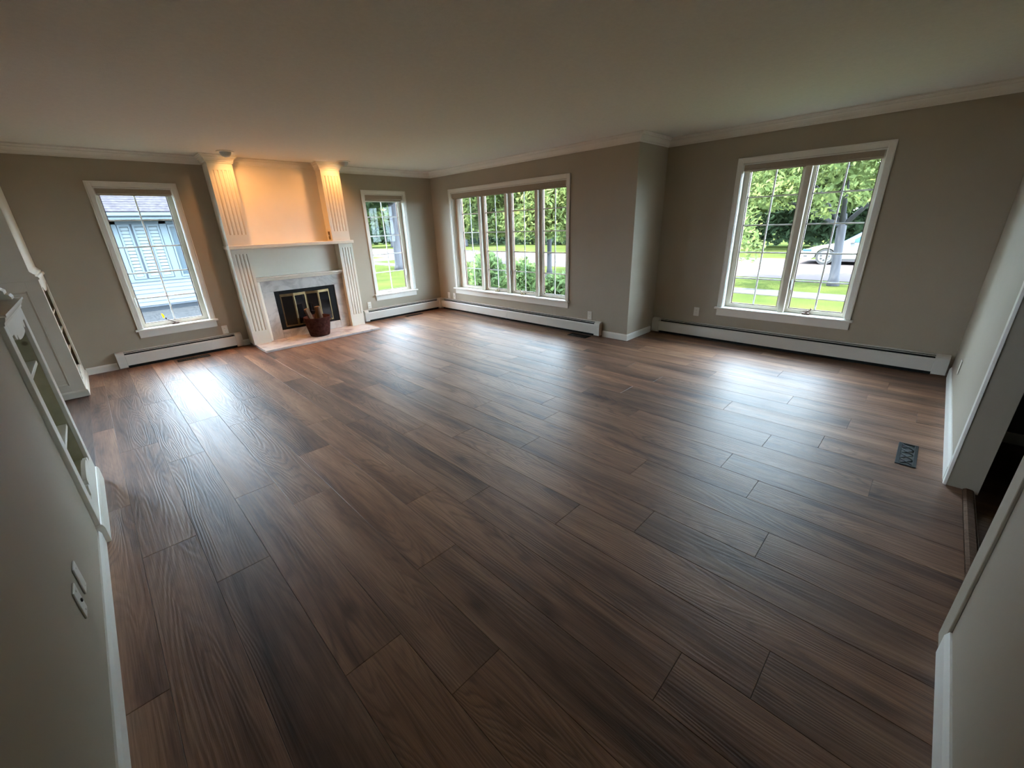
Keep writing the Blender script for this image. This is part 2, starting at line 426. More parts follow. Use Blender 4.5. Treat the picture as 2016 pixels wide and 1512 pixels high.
# ------------------------------------------------------------------ floor: individual planks
fl = box('floor', LX, W4, RY - 0.07, D, -0.06, -0.012, M['sub']); struct(fl, 'dark brown wide plank laminate floor', 'floor')
PW, PL, PX0 = 0.2275, 1.537, 0.025
joint = {-2: 3.125, -1: 2.49, 0: 2.025, 1: 2.706, 2: 2.374, 3: 2.937, 4: 3.407, 5: 1.638, 6: 2.66, 7: 2.322, 8: 1.82, 9: 2.604, 10: 1.994, 11: 2.216,
         12: 1.50, 13: 2.10, 14: 0.278, 15: 0.98, 16: 1.72, 17: 0.62, 18: 1.36, 19: 0.15, 20: 0.86, 21: 1.58, 22: 0.44, 23: 1.20, 24: 0.0}
pl_cache = {}
def plank_mesh(wd, ln):
    k = (round(wd, 4), round(ln, 4))
    if k in pl_cache: return pl_cache[k]
    g, c = 0.0007, 0.0010
    x, y = wd / 2 - g, ln / 2 - g
    vs = [(-x, -y, -0.011), (x, -y, -0.011), (x, y, -0.011), (-x, y, -0.011),
          (-x, -y, -0.0009), (x, -y, -0.0009), (x, y, -0.0009), (-x, y, -0.0009),
          (-x + c, -y + c, 0), (x - c, -y + c, 0), (x - c, y - c, 0), (-x + c, y - c, 0)]
    fs = [(3, 2, 1, 0), (8, 9, 10, 11)]
    for a in (0, 4):
        for i in range(4): fs.append((a + i, a + (i + 1) % 4, a + 4 + (i + 1) % 4, a + 4 + i))
    me = bpy.data.meshes.new('plank'); me.from_pydata(vs, [], fs); me.materials.append(M['floor']); pl_cache[k] = me
    return me
def plank(x0, x1, y0, y1):
    if x1 - x0 < 0.006 or y1 - y0 < 0.006: return
    o = bpy.data.objects.new('plank', plank_mesh(x1 - x0, y1 - y0)); COL.objects.link(o)
    o.location = ((x0 + x1) / 2, (y0 + y1) / 2, 0)
    adopt(o, fl)
for i in range(-2, 25):
    x0, x1 = PX0 + PW * i, PX0 + PW * (i + 1)
    x0, x1 = max(x0, LX), min(x1, W4)
    if x1 <= x0: continue
    ylo = -0.412 if (x0 >= 1.80 and x1 <= 3.25) else RY
    y = joint.get(i, 1.0)
    while y > ylo: y -= PL
    while y < D:
        a, b = max(y, ylo), min(y + PL, D)
        if x1 <= W: plank(x0, x1, a, b)
        elif x0 >= W: plank(x0, x1, a, min(b, BY))
        else:
            plank(x0, x1, a, min(b, BY)); plank(x0, W, max(a, BY), b)
        y += PL
struct(prism('trim_threshold', [(-0.458, -0.012), (-0.458, 0.003), (-0.450, 0.010), (-0.425, 0.012), (-0.413, 0.004), (-0.413, -0.012)],
             lambda p, q, t: (t, p, q), 1.86, 3.23, M['thr']), 'brown wood threshold strip in the hall opening', 'threshold')

struct(box('trim_caulk', 2.30, 3.19, -0.4625, -0.4585, -0.0118, -0.004, M['trim']), 'thin white paint line behind the threshold strip', 'trim')

# ------------------------------------------------------------------ crown, baseboards, casings
cz = CEIL
def crown_prof(h, d, top=cz):
    return [(0, top - h), (0.011, top - h), (0.011, top - h + 0.015), (0.019, top - h + 0.018), (0.30 * d, top - 0.66 * h), (0.44 * d, top - 0.48 * h), (0.66 * d, top - 0.36 * h),
            (0.66 * d, top - 0.29 * h), (0.80 * d, top - 0.25 * h), (0.86 * d, top - 0.17 * h), (d, top - 0.15 * h), (d, top), (0, top)]
room = [(-0.365, D), (1.405, D), (1.405, 6.62), (1.677, 6.62), (1.677, 6.80), (2.783, 6.80), (2.783, 6.62), (3.062, 6.62), (3.062, D), (W, D), (W, BY), (W4, BY), (W4, RY), (LX, RY), (LX, 2.80)]
lab = ['crown moulding left of the fireplace above the narrow window', 'crown return on the left side of the left pilaster', 'crown capital on the front of the left pilaster',
       'crown return on the inner side of the left pilaster', 'crown moulding above the cream overmantel panel', 'crown return on the inner side of the right pilaster',
       'crown capital on the front of the right pilaster', 'crown return on the right side of the right pilaster', 'crown moulding between the fireplace and the room corner',
       'crown moulding above the wide four-part window', 'crown moulding on the short return wall', 'crown moulding above the two-part window', 'crown moulding on the hall-opening wall', 'crown moulding on the near left wall']
def keep(i): return 'trim_%d' % (i + 1)
objs = sweep(room, crown_prof(0.095, 0.072), keep, M['trim'])
for k, o in enumerate(objs):
    struct(o, lab[k], 'crown moulding')
    if 1 <= k <= 7: o.data.materials[0] = M['mantel']
bp = [(0, 0), (0.014, 0), (0.014, 0.066), (0.010, 0.076), (0.006, 0.084), (0, 0.084)]
def base(path, name, label):
    for k, o in enumerate(sweep(path, bp, lambda i: name, M['trim'])): struct(o, label, 'baseboard')
base([(-0.325, D), (-0.045, D)], 'baseboard_back', 'baseboard between the far bookcase and the left heater')
base([(1.318, D), (1.404, D)], 'baseboard_fireplace', 'stub of baseboard between the left heater and the fireplace')
base([(3.082, D), (3.19, D)], 'baseboard_fireplace', 'stub of baseboard between the fireplace and the corner heater')
base([(W, 3.09), (W, BY), (W4 - 0.075, BY)], 'baseboard_return', 'baseboard wrapping the return wall corner')
bp2 = [(0, 0), (0.015, 0), (0.015, 0.088), (0.010, 0.100), (0.006, 0.110), (0, 0.110)]
for k, (pth, nm, lb) in enumerate([([(W4 - 0.075, RY), (3.246, RY)], 'baseboard_right', 'white baseboard right of the hall opening'),
                                   ([(1.79, RY), (LX, RY)], 'baseboard_near', 'white baseboard at lower right near the camera'),
                                   ([(LX, RY + 0.016), (LX, 2.798)], 'baseboard_left', 'white baseboard at lower left near the camera')]):
    for o in sweep(pth, bp2 if k < 2 else bp, lambda i: nm, M['trim']): struct(o, lb, 'baseboard')
cas = [(0, 0), (0.004, 0.012), (0.020, 0.015), (0.036, 0.012), (0.048, 0.014), (0.054, 0.008), (0.054, 0)]
o = prism('trim_15', [(3.190 + a * 1.02, RY + b) for a, b in cas], lambda p, q, t: (p, q, t), 0.0, 2.10, M['trim']); struct(o, 'white casing on the far side of the hall opening', 'casing')
o = box('trim_16', 1.79, 1.897, RY, RY + 0.010, 0.0, 2.10, M['wall'], bev=0.002); struct(o, 'painted casing on the near side of the hall opening', 'casing')

# ------------------------------------------------------------------ windows
def pane_mesh(w_, h_):
    k = ('pane', round(w_, 4), round(h_, 4))
    if k in pl_cache: return pl_cache[k]
    t = 0.002; x, z = w_ / 2, h_ / 2
    vs = [(-x, -t, -z), (x, -t, -z), (x, t, -z), (-x, t, -z), (-x, -t, z), (x, -t, z), (x, t, z), (-x, t, z)]
    fs = [(0, 3, 2, 1), (4, 5, 6, 7), (0, 1, 5, 4), (1, 2, 6, 5), (2, 3, 7, 6), (3, 0, 4, 7)]
    me = bpy.data.meshes.new('pane'); me.from_pydata(vs, [], fs); me.materials.append(M['glass']); pl_cache[k] = me
    return me
GB, GT = 0.493, 2.015          # glass bottom / top
ROWS = 5
def window(n, fn, rot, u0, u1, sashes, label, cranks, locks=()):
    """u0..u1 outer casing; sashes: list of (glass_u0, glass_u1)"""
    mid = (u0 + u1) / 2
    wd = thing('window_%d' % n, fn(mid, 0, 0.42), label, 'window', kind='structure')
    cw, th = 0.058, 0.018
    def B(name, a, b, c, d, e, f, mat, par=wd, bev=0.0, seg=1): return box(name, a, b, c, d, e, f, mat, par, bev, seg, xf=fn)
    # casing with a raised outer band
    B('casing', u0 + cw, u1 - cw, -th * 0.75, -0.0005, 2.12 - cw, 2.12 - 0.012, M['trim'], bev=0.003)
    for a, b, ob in ((u0, u0 + cw, 0), (u1 - cw, u1, 1)):
        B('casing', a + (0.012 if not ob else 0), b - (0.012 if ob else 0), -th * 0.75, -0.0005, 0.442, 2.12 - 0.012, M['trim'], bev=0.003)
        B('casing_band', a if not ob else b - 0.012, a + 0.012 if not ob else b, -th, -0.0005, 0.442, 2.12, M['trim'], bev=0.003)
    B('casing_band', u0 + 0.012, u1 - 0.012, -th, -0.0005, 2.12 - 0.012, 2.12, M['trim'], bev=0.003)
    # stool and apron
    pst = [(-0.050, 0.424), (-0.046, 0.418), (-0.0005, 0.418), (-0.0005, 0.431), (0.085, 0.431), (0.085, 0.443), (-0.044, 0.441), (-0.050, 0.436)]
    bm = bmesh.new()
    bm_prism(bm, [(-0.050, 0.424), (-0.046, 0.418), (-0.0005, 0.418), (-0.0005, 0.441), (-0.044, 0.441), (-0.050, 0.436)], lambda p, q, t: fn(t, p, q), u0 - 0.022, u1 + 0.022)
    bm_box(bm, u0 + cw - 0.006, u1 - cw + 0.006, -0.0005, 0.085, 0.431, 0.4412, xf=fn)
    link_bm('stool', bm, M['trim'], wd)
    B('apron', u0, u1, -0.015, -0.0005, 0.333, 0.4175, M['trim'], bev=0.003)
    # jamb lining
    i0, i1 = u0 + cw - 0.006, u1 - cw + 0.006
    B('jamb', i0, i0 + 0.012, 0.0, 0.148, 0.4415, HT - 0.001, M['trim'])
    B('jamb', i1 - 0.012, i1, 0.0, 0.148, 0.4415, HT - 0.001, M['trim'])
    B('head_jamb', i0 + 0.012, i1 - 0.012, 0.0, 0.148, HT - 0.013, HT - 0.001, M['trim'])
    B('sill', i0, i1, 0.086, 0.148, 0.4305, 0.448, M['trim'])
    # mullion posts
    order = sorted(sashes)
    for (a, b), (c, d) in zip(order, order[1:]):
        m_ = (b + c) / 2
        B('mullion', m_ - 0.030, m_ + 0.030, 0.020, 0.140, 0.4422, HT - 0.0135, M['sash'], bev=0.003)
    # sashes
    fw = 0.042
    for k, (a, b) in enumerate(order):
        left = i0 + 0.0125 if k == 0 else (order[k - 1][1] + a) / 2 + 0.0305
        right = i1 - 0.0125 if k == len(order) - 1 else (b + order[k + 1][0]) / 2 - 0.0305
        sh = thing('sash', fn((a + b) / 2, 0.1, 0.45), None, None)
        adopt(sh, wd); sh.location = (0, 0, 0)
        sh.matrix_parent_inverse = Matrix.Identity(4)
        sh.location = Vector(fn((a + b) / 2, 0.1, 0.45)) - Vector(wd.location)
        bpy.context.view_layer.update()
        # frame with stepped inner stop
        bm = bmesh.new()
        bm_box(bm, left, a - 0.008, 0.075, 0.120, 0.4485, GT + 0.03, 0.002, xf=fn)
        bm_box(bm, b + 0.008, right, 0.075, 0.120, 0.4485, GT + 0.03, 0.002, xf=fn)
        bm_box(bm, a - 0.008, b + 0.008, 0.075, 0.120, 0.4485, GB - 0.008, 0.002, xf=fn)
        bm_box(bm, a - 0.008, b + 0.008, 0.075, 0.120, GT + 0.004, GT + 0.03, 0.002, xf=fn)
        link_bm('sash_frame', bm, M['sash'], sh)
        bm = bmesh.new()
        bm_box(bm, a - 0.008, a, 0.090, 0.115, GB - 0.008, GT + 0.004, xf=fn); bm_box(bm, b, b + 0.008, 0.090, 0.115, GB - 0.008, GT + 0.004, xf=fn)
        bm_box(bm, a, b, 0.090, 0.115, GB - 0.008, GB, xf=fn); bm_box(bm, a, b, 0.090, 0.115, GT - 0.004, GT + 0.004, xf=fn)
        link_bm('glazing_gasket', bm, M['bronze'], sh)
        m_ = (a + b) / 2; rh = (GT - GB) / ROWS; mb = 0.008
        B('muntin', m_ - mb, m_ + mb, 0.094, 0.106, GB, GT - 0.004, M['bars'], sh, 0.003)
        for q in range(1, ROWS):
            z = GB + rh * q
            for (p0, p1) in ((a, m_ - mb), (m_ + mb, b)):
                B('muntin', p0, p1, 0.095, 0.105, z - mb, z + mb, M['bars'], sh, 0.003)
        for q in range(ROWS):
            for (p0, p1) in ((a, m_), (m_, b)):
                z = GB + rh * (q + 0.5)
                o = bpy.data.objects.new('pane', pane_mesh(p1 - p0 - 0.001, rh - 0.001)); COL.objects.link(o)
                o.location = fn((p0 + p1) / 2, 0.1, z); o.rotation_euler = (0, 0, rot)
                o.parent = sh; o.matrix_parent_inverse = Matrix.Translation(-Vector(fn((a + b) / 2, 0.1, 0.45)))
        for (uu, side) in locks:
            if left <= uu <= right:
                bm = bmesh.new(); bm_box(bm, uu - 0.008, uu + 0.008, 0.062, 0.075, 0.70, 0.80, 0.004, xf=fn)
                bm_box(bm, uu - 0.006, uu + 0.006, 0.050, 0.064, 0.735, 0.82, 0.004, xf=fn)
                link_bm('sash_lock', bm, M['bars'], sh)
    for (uc, mt, tilt) in cranks:
        ck = thing('crank', (0, 0, 0), None, None); adopt(ck, wd)
        ck.location = Vector(fn(uc, 0.07, 0.442)) - Vector(wd.location); ck.matrix_parent_inverse = Matrix.Identity(4)
        bpy.context.view_layer.update()
        bm = bmesh.new(); bm_box(bm, uc - 0.038, uc + 0.038, 0.030, 0.074, 0.4425, 0.462, 0.006, 2, xf=fn)
        link_bm('crank_base', bm, mt, ck)
        p0 = Vector(fn(uc, 0.045, 0.462)); p1 = Vector(fn(uc - 0.03 * tilt, 0.035, 0.485)); p2 = Vector(fn(uc - 0.085 * tilt, 0.032, 0.47 + 0.05 * abs(tilt)))
        tube('crank_arm', [p0, p1, p2], [0.008, 0.006, 0.005], mt, ck, 8)
        p3 = p2 + Vector((0, 0, 0.022))
        tube('crank_knob', [p2, p2 + Vector((0, 0, 0.004)), p3], [0.006, 0.008, 0.007], mt, ck, 8)
    return wd
R90 = math.pi / 2
window(1, fD, 0, 0.250, 1.076, [(0.353, 0.953)], 'narrow window left of the fireplace looking at the neighbouring house', [(0.645, M['bronze'], 1)], [(0.33, 0)])
window(2, fD, 0, 3.480, 4.307, [(3.588, 4.162)], 'narrow window between the fireplace and the room corner', [(3.87, M['bars'], 0.4)], [(4.185, 0)])
window(3, fW, R90, 3.692, 6.357, [(5.692, 6.128), (5.055, 5.508), (4.410, 4.873), (3.820, 4.242)], 'wide four-part window with small panes over leafy shrubs', [(5.27, M['brass'], 0.8), (4.66, M['brass'], -0.6)], [(4.92, 0)])
window(4, fW4, R90, 0.499, 1.858, [(1.230, 1.728), (0.600, 1.094)], 'two-part window on the dark right wall facing the street', [(0.915, M['bronze'], 0.5)], [(1.115, 0)])
# roller shades, one in each window head
def shade(fn, u0, u1, z0, z1, label, drop=0.0):
    s = thing('roller_shade', fn((u0 + u1) / 2, 0.03, z1), label, 'shade', 'roller shades in the window heads')
    poly = [(0.002, z1), (0.002, z0 + 0.006), (0.006, z0), (0.050, z0), (0.050, z1)]
    prism('cassette', poly, lambda p, q, t: fn(t, p, q), u0 + 0.004, u1 - 0.004, M['shade'], s)
    for a in (u0, u1 - 0.004):
        prism('end_cap', [(0.000, z1), (0.000, z0 + 0.004), (0.006, z0 - 0.002), (0.052, z0 - 0.002), (0.052, z1)], lambda p, q, t: fn(t, p, q), a, a + 0.004, M['sash'], s)
    tube('roll', [fn(u0 + 0.006, 0.030, z0 - 0.004 - drop * 0), fn(u1 - 0.006, 0.030, z0 - 0.004)], 0.012, M['shade'], s, 12)
    if drop:
        box('fabric', u0 + 0.012, u1 - 0.012, 0.045, 0.048, z0 - drop + 0.016, z0 + 0.001, M['shade'], s, xf=fn)
        box('hem_bar', u0 + 0.010, u1 - 0.010, 0.040, 0.053, z0 - drop - 0.001, z0 - drop + 0.016, M['trim'], s, 0.003, 2, xf=fn)
shade(fD, 0.318, 1.008, 1.990, 2.045, 'tan rolled-up shade in the narrow window left of the fireplace')
shade(fD, 3.548, 4.239, 1.985, 2.045, 'tan shade with a white hem bar in the narrow window near the room corner', 0.042)
shade(fW, 3.765, 6.284, 1.975, 2.045, 'long tan rolled-up shade across the wide four-part window')
shade(fW4, 0.570, 1.787, 1.988, 2.045, 'brown rolled-up shade in the two-part window on the dark wall')
lf = bmesh.new()
pts = [(0.000, 0.030), (0.016, 0.020), (0.026, -0.002), (0.022, -0.026), (0.010, -0.036), (0.004, -0.012)]
bm_prism(lf, pts, lambda p, q, t: (0.532 + p, D + t, 0.560 + q), 0.090, 0.093)
tag(link_bm('leaf', lf, M['yellow']), 'small yellow leaf stuck low on the glass of the left narrow window', 'leaf')

# ------------------------------------------------------------------ baseboard heaters
def heater(fn, u0, u1, label, caps=(1, 1), joints=(), capw=0.085, corner=None):
    """fn(u, d, z) with d measured into the room"""
    h = thing('baseboard_heater', fn((u0 + u1) / 2, 0.03, 0), label, 'heater', 'baseboard heaters along the walls')
    a = u0 + (capw if caps[0] else 0); b = u1 - (capw if caps[1] else 0)
    P = lambda nm, poly, s, e, mt: prism(nm, poly, lambda p, q, t: fn(t, p, q), s, e, mt, h)
    P('back_panel', [(0.001, 0.022), (0.004, 0.022), (0.004, 0.196), (0.001, 0.196)], a, b, M['dark'])  # the slot's shade is put into this dark back colour
    P('hood', [(0.0045, 0.190), (0.0045, 0.206), (0.010, 0.206), (0.030, 0.204), (0.030, 0.201), (0.010, 0.202), (0.008, 0.190)], a, b, M['heater'])
    P('damper', [(0.036, 0.186), (0.038, 0.190), (0.046, 0.188), (0.045, 0.184)], a, b, M['heater'])
    P('fin_element', [(0.012, 0.055), (0.052, 0.055), (0.052, 0.125), (0.012, 0.125)], a + 0.02, b - 0.02, M['fins'])
    P('gap_shadow', [(0.030, 0.0), (0.034, 0.0), (0.034, 0.030), (0.030, 0.030)], a, b, M['dark'])  # dark strip stands for the shade in the gap below the cover
    segs = [a] + [j for j in sorted(joints)] + [b]
    for s, e in zip(segs, segs[1:]):
        P('front_cover', [(0.064, 0.040), (0.070, 0.038), (0.070, 0.154), (0.064, 0.168), (0.058, 0.170), (0.058, 0.167), (0.062, 0.165), (0.066, 0.152), (0.066, 0.043), (0.064, 0.043)], s + 0.001, e - 0.001, M['heater'])
    for j in joints:
        P('splice', [(0.0705, 0.037), (0.072, 0.037), (0.072, 0.155), (0.066, 0.170), (0.0645, 0.170), (0.0705, 0.154)], j - 0.022, j + 0.022, M['heater'])
    full = [(0.0, 0.018), (0.073, 0.018), (0.073, 0.158), (0.068, 0.178), (0.056, 0.194), (0.040, 0.204), (0.0, 0.206)]
    for on, s, e in ((caps[0], u0, u0 + capw), (caps[1], u1 - capw, u1)):
        if on: P('end_cap', full, s, e, M['heater'])
    if corner: corner(h, full)
    return h
hD = lambda u, d, z: (u, D - d, z)
hW = lambda u, d, z: (W - d, u, z)
hW4 = lambda u, d, z: (W4 - d, u, z)
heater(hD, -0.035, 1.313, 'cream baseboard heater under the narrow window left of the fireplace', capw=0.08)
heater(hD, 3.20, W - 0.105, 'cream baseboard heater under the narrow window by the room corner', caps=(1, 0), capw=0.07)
def corner_piece(h, full):
    box('corner_cap', W - 0.105, W - 0.001, D - 0.105, D - 0.001, 0.018, 0.205, M['heater'], h, 0.006, 2)
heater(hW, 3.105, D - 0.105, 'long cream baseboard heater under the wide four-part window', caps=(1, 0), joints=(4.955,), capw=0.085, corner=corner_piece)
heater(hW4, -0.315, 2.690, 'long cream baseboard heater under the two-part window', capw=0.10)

# ------------------------------------------------------------------ outlets and plates
def plate(fn, u, z, label, kind, w_=0.070, h_=0.115):
    """fn(u, d, z)"""
    o = thing('wall_outlet' if kind != 'blank' else 'wall_plate', fn(u, 0, z), label, 'outlet' if kind != 'blank' else 'wall plate', 'outlets and plates on the walls')
    bm = bmesh.new(); bm_box(bm, u - w_ / 2, u + w_ / 2, 0.0005, 0.007, z - h_ / 2, z + h_ / 2, 0.003, 2, xf=fn); link_bm('plate', bm, M['plate'], o)
    if kind == 'duplex':
        for s in (-1, 1):
            c = z + s * 0.0205
            bm = bmesh.new(); bm_box(bm, u - 0.0165, u + 0.0165, 0.0065, 0.0095, c - 0.0145, c + 0.0145, 0.0035, 2, xf=fn)
            rc = link_bm('receptacle', bm, M['trim'], o)
            for q in (-0.006, 0.006):
                box('prong_slot', u + q - 0.0012, u + q + 0.0012, 0.0090, 0.0098, c - 0.001, c + 0.008, M['slot'], rc, xf=fn)
            box('ground_hole', u - 0.002, u + 0.002, 0.0090, 0.0098, c - 0.009, c - 0.005, M['slot'], rc, xf=fn)
        box('screw', u - 0.003, u + 0.003, 0.0068, 0.0085, z - 0.003, z + 0.003, M['trim'], o, 0.001, xf=fn)
    else:
        for s in (-1, 1):
            box('screw', u - 0.003, u + 0.003, 0.0068, 0.0085, z + s * 0.042 - 0.003, z + s * 0.042 + 0.003, M['trim'], o, 0.001, xf=fn)
        if kind == 'jack':
            box('jack', u - 0.006, u + 0.006, 0.0068, 0.012, z - 0.006 + 0.0, z + 0.006, M['slot'], o, 0.002, xf=fn)
    return o
plate(hD, 1.148, 0.269, 'white outlet between the left narrow window and the fireplace', 'duplex')
plate(hD, 3.333, 0.277, 'white outlet right of the fireplace below the narrow window', 'duplex')
plate(hW, 6.598, 0.271, 'white plate nearest the room corner above the heater', 'blank')
plate(hW, 6.425, 0.269, 'white plate just left of the wide window stool', 'jack')
plate(hW, 3.314, 0.272, 'white outlet right of the wide window above the heater end', 'duplex')
plate(hW4, 2.112, 0.347, 'white outlet left of the two-part window on the dark wall', 'duplex')
plate(lambda u, d, z: (u, RY + d, z), 4.822, 0.293, 'white plate low on the wall right of the hall opening', 'blank')
plate(lambda u, d, z: (LX + d, u, z), 1.985, 0.337, 'blank white plate on the near left wall, farther of the two', 'blank')
plate(lambda u, d, z: (LX + d, u, z), 1.836, 0.337, 'white plate with a dark jack on the near left wall, nearer of the two', 'jack')

# ------------------------------------------------------------------ floor registers
def register(x0, x1, y0, y1, label, lattice=False):
    g = thing('floor_register', ((x0 + x1) / 2, (y0 + y1) / 2, 0.0), label, 'floor vent', 'floor registers')
    f = 0.018
    bm = bmesh.new()
    for a in ((x0, x1, y0, y0 + f), (x0, x1, y1 - f, y1), (x0, x0 + f, y0 + f, y1 - f), (x1 - f, x1, y0 + f, y1 - f)):
        bm_box(bm, *a, 0.0003, 0.006, 0.0015)
    link_bm('frame', bm, M['dark'], g)
    box('duct_pan', x0 + f, x1 - f, y0 + f, y1 - f, 0.0002, 0.0008, M['slot'], g)
    lx, ly = x1 - x0, y1 - y0
    if lattice:
        n = 4
        st = (lx - 2 * f) / n
        for k in range(n):
            cx = x0 + f + st * (k + 0.5); cy = (y0 + y1) / 2; hy = (ly - 2 * f) / 2
            for s in (-1, 1):
                tube('grille_bar', [(cx - st / 2, cy - s * hy, 0.0035), (cx, cy, 0.0042), (cx + st / 2, cy + s * hy, 0.0035)], 0.0026, M['bars_dark'], g, 6)
    else:
        along_x = lx > ly
        n = 14
        for k in range(n):
            if along_x:
                st = (lx - 2 * f) / n; c = x0 + f + st * (k + 0.5)
                box('slat', c - 0.003, c + 0.003, y0 + f, y1 - f, 0.001, 0.0045, M['fins'], g)
            else:
                st = (ly - 2 * f) / n; c = y0 + f + st * (k + 0.5)
                box('slat', x0 + f, x1 - f, c - 0.003, c + 0.003, 0.001, 0.0045, M['fins'], g)
register(3.30, 3.655, -0.211, -0.111, 'black lattice floor vent near the hall opening', True)
register(4.625, 4.765, 3.215, 3.530, 'dark floor vent in front of the heater under the wide window')
register(0.51, 0.868, 6.635, 6.735, 'dark floor vent in front of the heater under the left narrow window')
register(3.92, 4.26, 6.650, 6.750, 'dark floor vent in front of the heater by the room corner')

# ------------------------------------------------------------------ fireplace
fp = thing('fireplace', (2.2425, 6.62, 0), 'cream painted fireplace with fluted pilasters, mantel shelf and marble surround', 'fireplace')
MT = M['mantel']
def pilaster(name, x0, x1, z0, z1, nfl, f0, f1, y=6.62, yb=D - 0.001):
    """fluted board: grooves between z = f0 and f1"""
    bm = bmesh.new()
    wd = x1 - x0; mar = wd * (0.17 if nfl == 5 else 0.21); st = (wd - 2 * mar) / (nfl - 1); gw = st * 0.30; gd = 0.009
    front = [(x0, y)]
    for k in range(nfl):
        c = x0 + mar + st * k
        front += [(c - gw, y), (c - gw * 0.7, y + gd * 0.7), (c, y + gd), (c + gw * 0.7, y + gd * 0.7), (c + gw, y)]
    front += [(x1, y)]
    poly = front + [(x1, yb), (x0, yb)]
    fn = lambda p, q, t: (p, q, t)
    flat = [(x0, y), (x1, y), (x1, yb), (x0, yb)]
    bm_prism(bm, flat, fn, z0, f0); bm_prism(bm, poly, fn, f0, f1); bm_prism(bm, flat, fn, f1, z1)
    return link_bm(name, bm, MT, fp)
box('overmantel_panel', 1.677, 2.783, 6.80, D - 0.001, 1.372, CEIL - 0.001, MT, fp)
pilaster('pilaster', 1.405, 1.677, 1.372, CEIL - 0.001, 5, 1.505, 2.268)
pilaster('pilaster', 2.783, 3.062, 1.372, CEIL - 0.001, 5, 1.508, 2.268)
pilaster('pilaster', 1.405, 1.625, 0.031, 1.326, 4, 0.220, 1.262)
pilaster('pilaster', 2.862, 3.080, 0.031, 1.326, 4, 0.218, 1.265)
bm = bmesh.new(); bm_box(bm, 1.392, 3.092, 6.572, D - 0.001, 1.326, 1.3715, 0.004, 2); link_bm('mantel_shelf', bm, MT, fp)
box('frieze_panel', 1.6255, 2.8615, 6.775, D - 0.001, 0.936, 1.3255, MT, fp)
prism('shelf_moulding', [(6.775, 0.876), (6.690, 0.876), (6.672, 0.880), (6.670, 0.892), (6.660, 0.898), (6.660, 0.908), (6.650, 0.914), (6.646, 0.922), (6.646, 0.934), (6.775, 0.935)],
      lambda p, q, t: (t, p, q), 1.6265, 2.8605, MT, fp)
prism('trim_leg', [(1.6265, 6.775), (1.6265, 6.668), (1.640, 6.662), (1.660, 6.668), (1.674, 6.690), (1.674, 6.775)], lambda p, q, t: (p, q, t), 0.031, 0.8755, MT, fp)
for nm, (x0, x1, z0, z1) in (('marble_slab', (1.675, 2.8605, 0.7215, 0.8755)), ('marble_slab', (1.675, 1.827, 0.0315, 0.7205)), ('marble_slab', (2.713, 2.8605, 0.0315, 0.7205)), ('marble_slab', (1.828, 2.712, 0.0315, 0.150))):
    box(nm, x0, x1, 6.702, 6.775, z0, z1, M['marble'], fp, 0.0015)
box('hearth_slab', 1.412, 3.092, 6.145, 6.775, 0.0005, 0.031, M['marble'], fp, 0.003)
# firebox insert with bifold doors
ins = box('firebox_frame', 1.8275, 2.7125, 6.745, 6.775, 0.1505, 0.7200, M['soot'], fp)
bm = bmesh.new()
for a in ((1.829, 1.895, 0.151, 0.719), (2.622, 2.711, 0.151, 0.719), (1.895, 2.622, 0.672, 0.719), (1.895, 2.622, 0.151, 0.183)):
    bm_box(bm, a[0], a[1], 6.716, 6.745, a[2], a[3], 0.002)
link_bm('frame_lip', bm, M['soot'], ins)
box('cavity_back', 1.829, 2.711, 6.7755, 6.874, 0.153, 0.71, M['soot'], fp)
dx = (2.618 - 1.898) / 4
for k in range(4):
    x0 = 1.898 + dx * k; x1 = x0 + dx - 0.003
    ya, yb = (6.728, 6.700) if k % 2 == 0 else (6.700, 6.728)      # bifold zig-zag
    fn = lambda u, d, z, x0=x0, x1=x1, ya=ya, yb=yb: (x0 + (x1 - x0) * u, ya + (yb - ya) * u - d, z)
    bm = bmesh.new(); t = 0.075
    for a in ((0, t, 0.186, 0.668), (1 - t, 1, 0.186, 0.668), (t, 1 - t, 0.186, 0.206), (t, 1 - t, 0.632, 0.668)):
        bm_box(bm, a[0], a[1], 0, 0.012, a[2], a[3], xf=fn)
    dr = link_bm('bifold_door', bm, M['brass'], fp)
    box('door_glass', t, 1 - t, 0.003, 0.007, 0.206, 0.632, M['dglass'], dr, xf=fn)
    if k in (1, 2):
        bm = bmesh.new(); bm_box(bm, 0.2, 0.8, 0.020, 0.028, 0.640, 0.652, 0.003, xf=fn)
        bm_box(bm, 0.22, 0.28, 0.012, 0.022, 0.642, 0.650, xf=fn); bm_box(bm, 0.72, 0.78, 0.012, 0.022, 0.642, 0.650, xf=fn)
        link_bm('door_handle', bm, M['brass'], dr)
# switch on the inner side of the right upper pilaster
sw = thing('light_switch', (2.783, 6.69, 1.455), 'cream switch on the inner side of the right upper pilaster', 'light switch')
fS = lambda u, d, z: (2.783 - d, u, z)
box('plate', 6.665, 6.727, 0.0005, 0.006, 1.392, 1.508, M['brass'], sw, 0.002, xf=fS)
box('toggle', 6.690, 6.702, 0.006, 0.014, 1.438, 1.462, M['plate'], sw, 0.002, xf=fS)

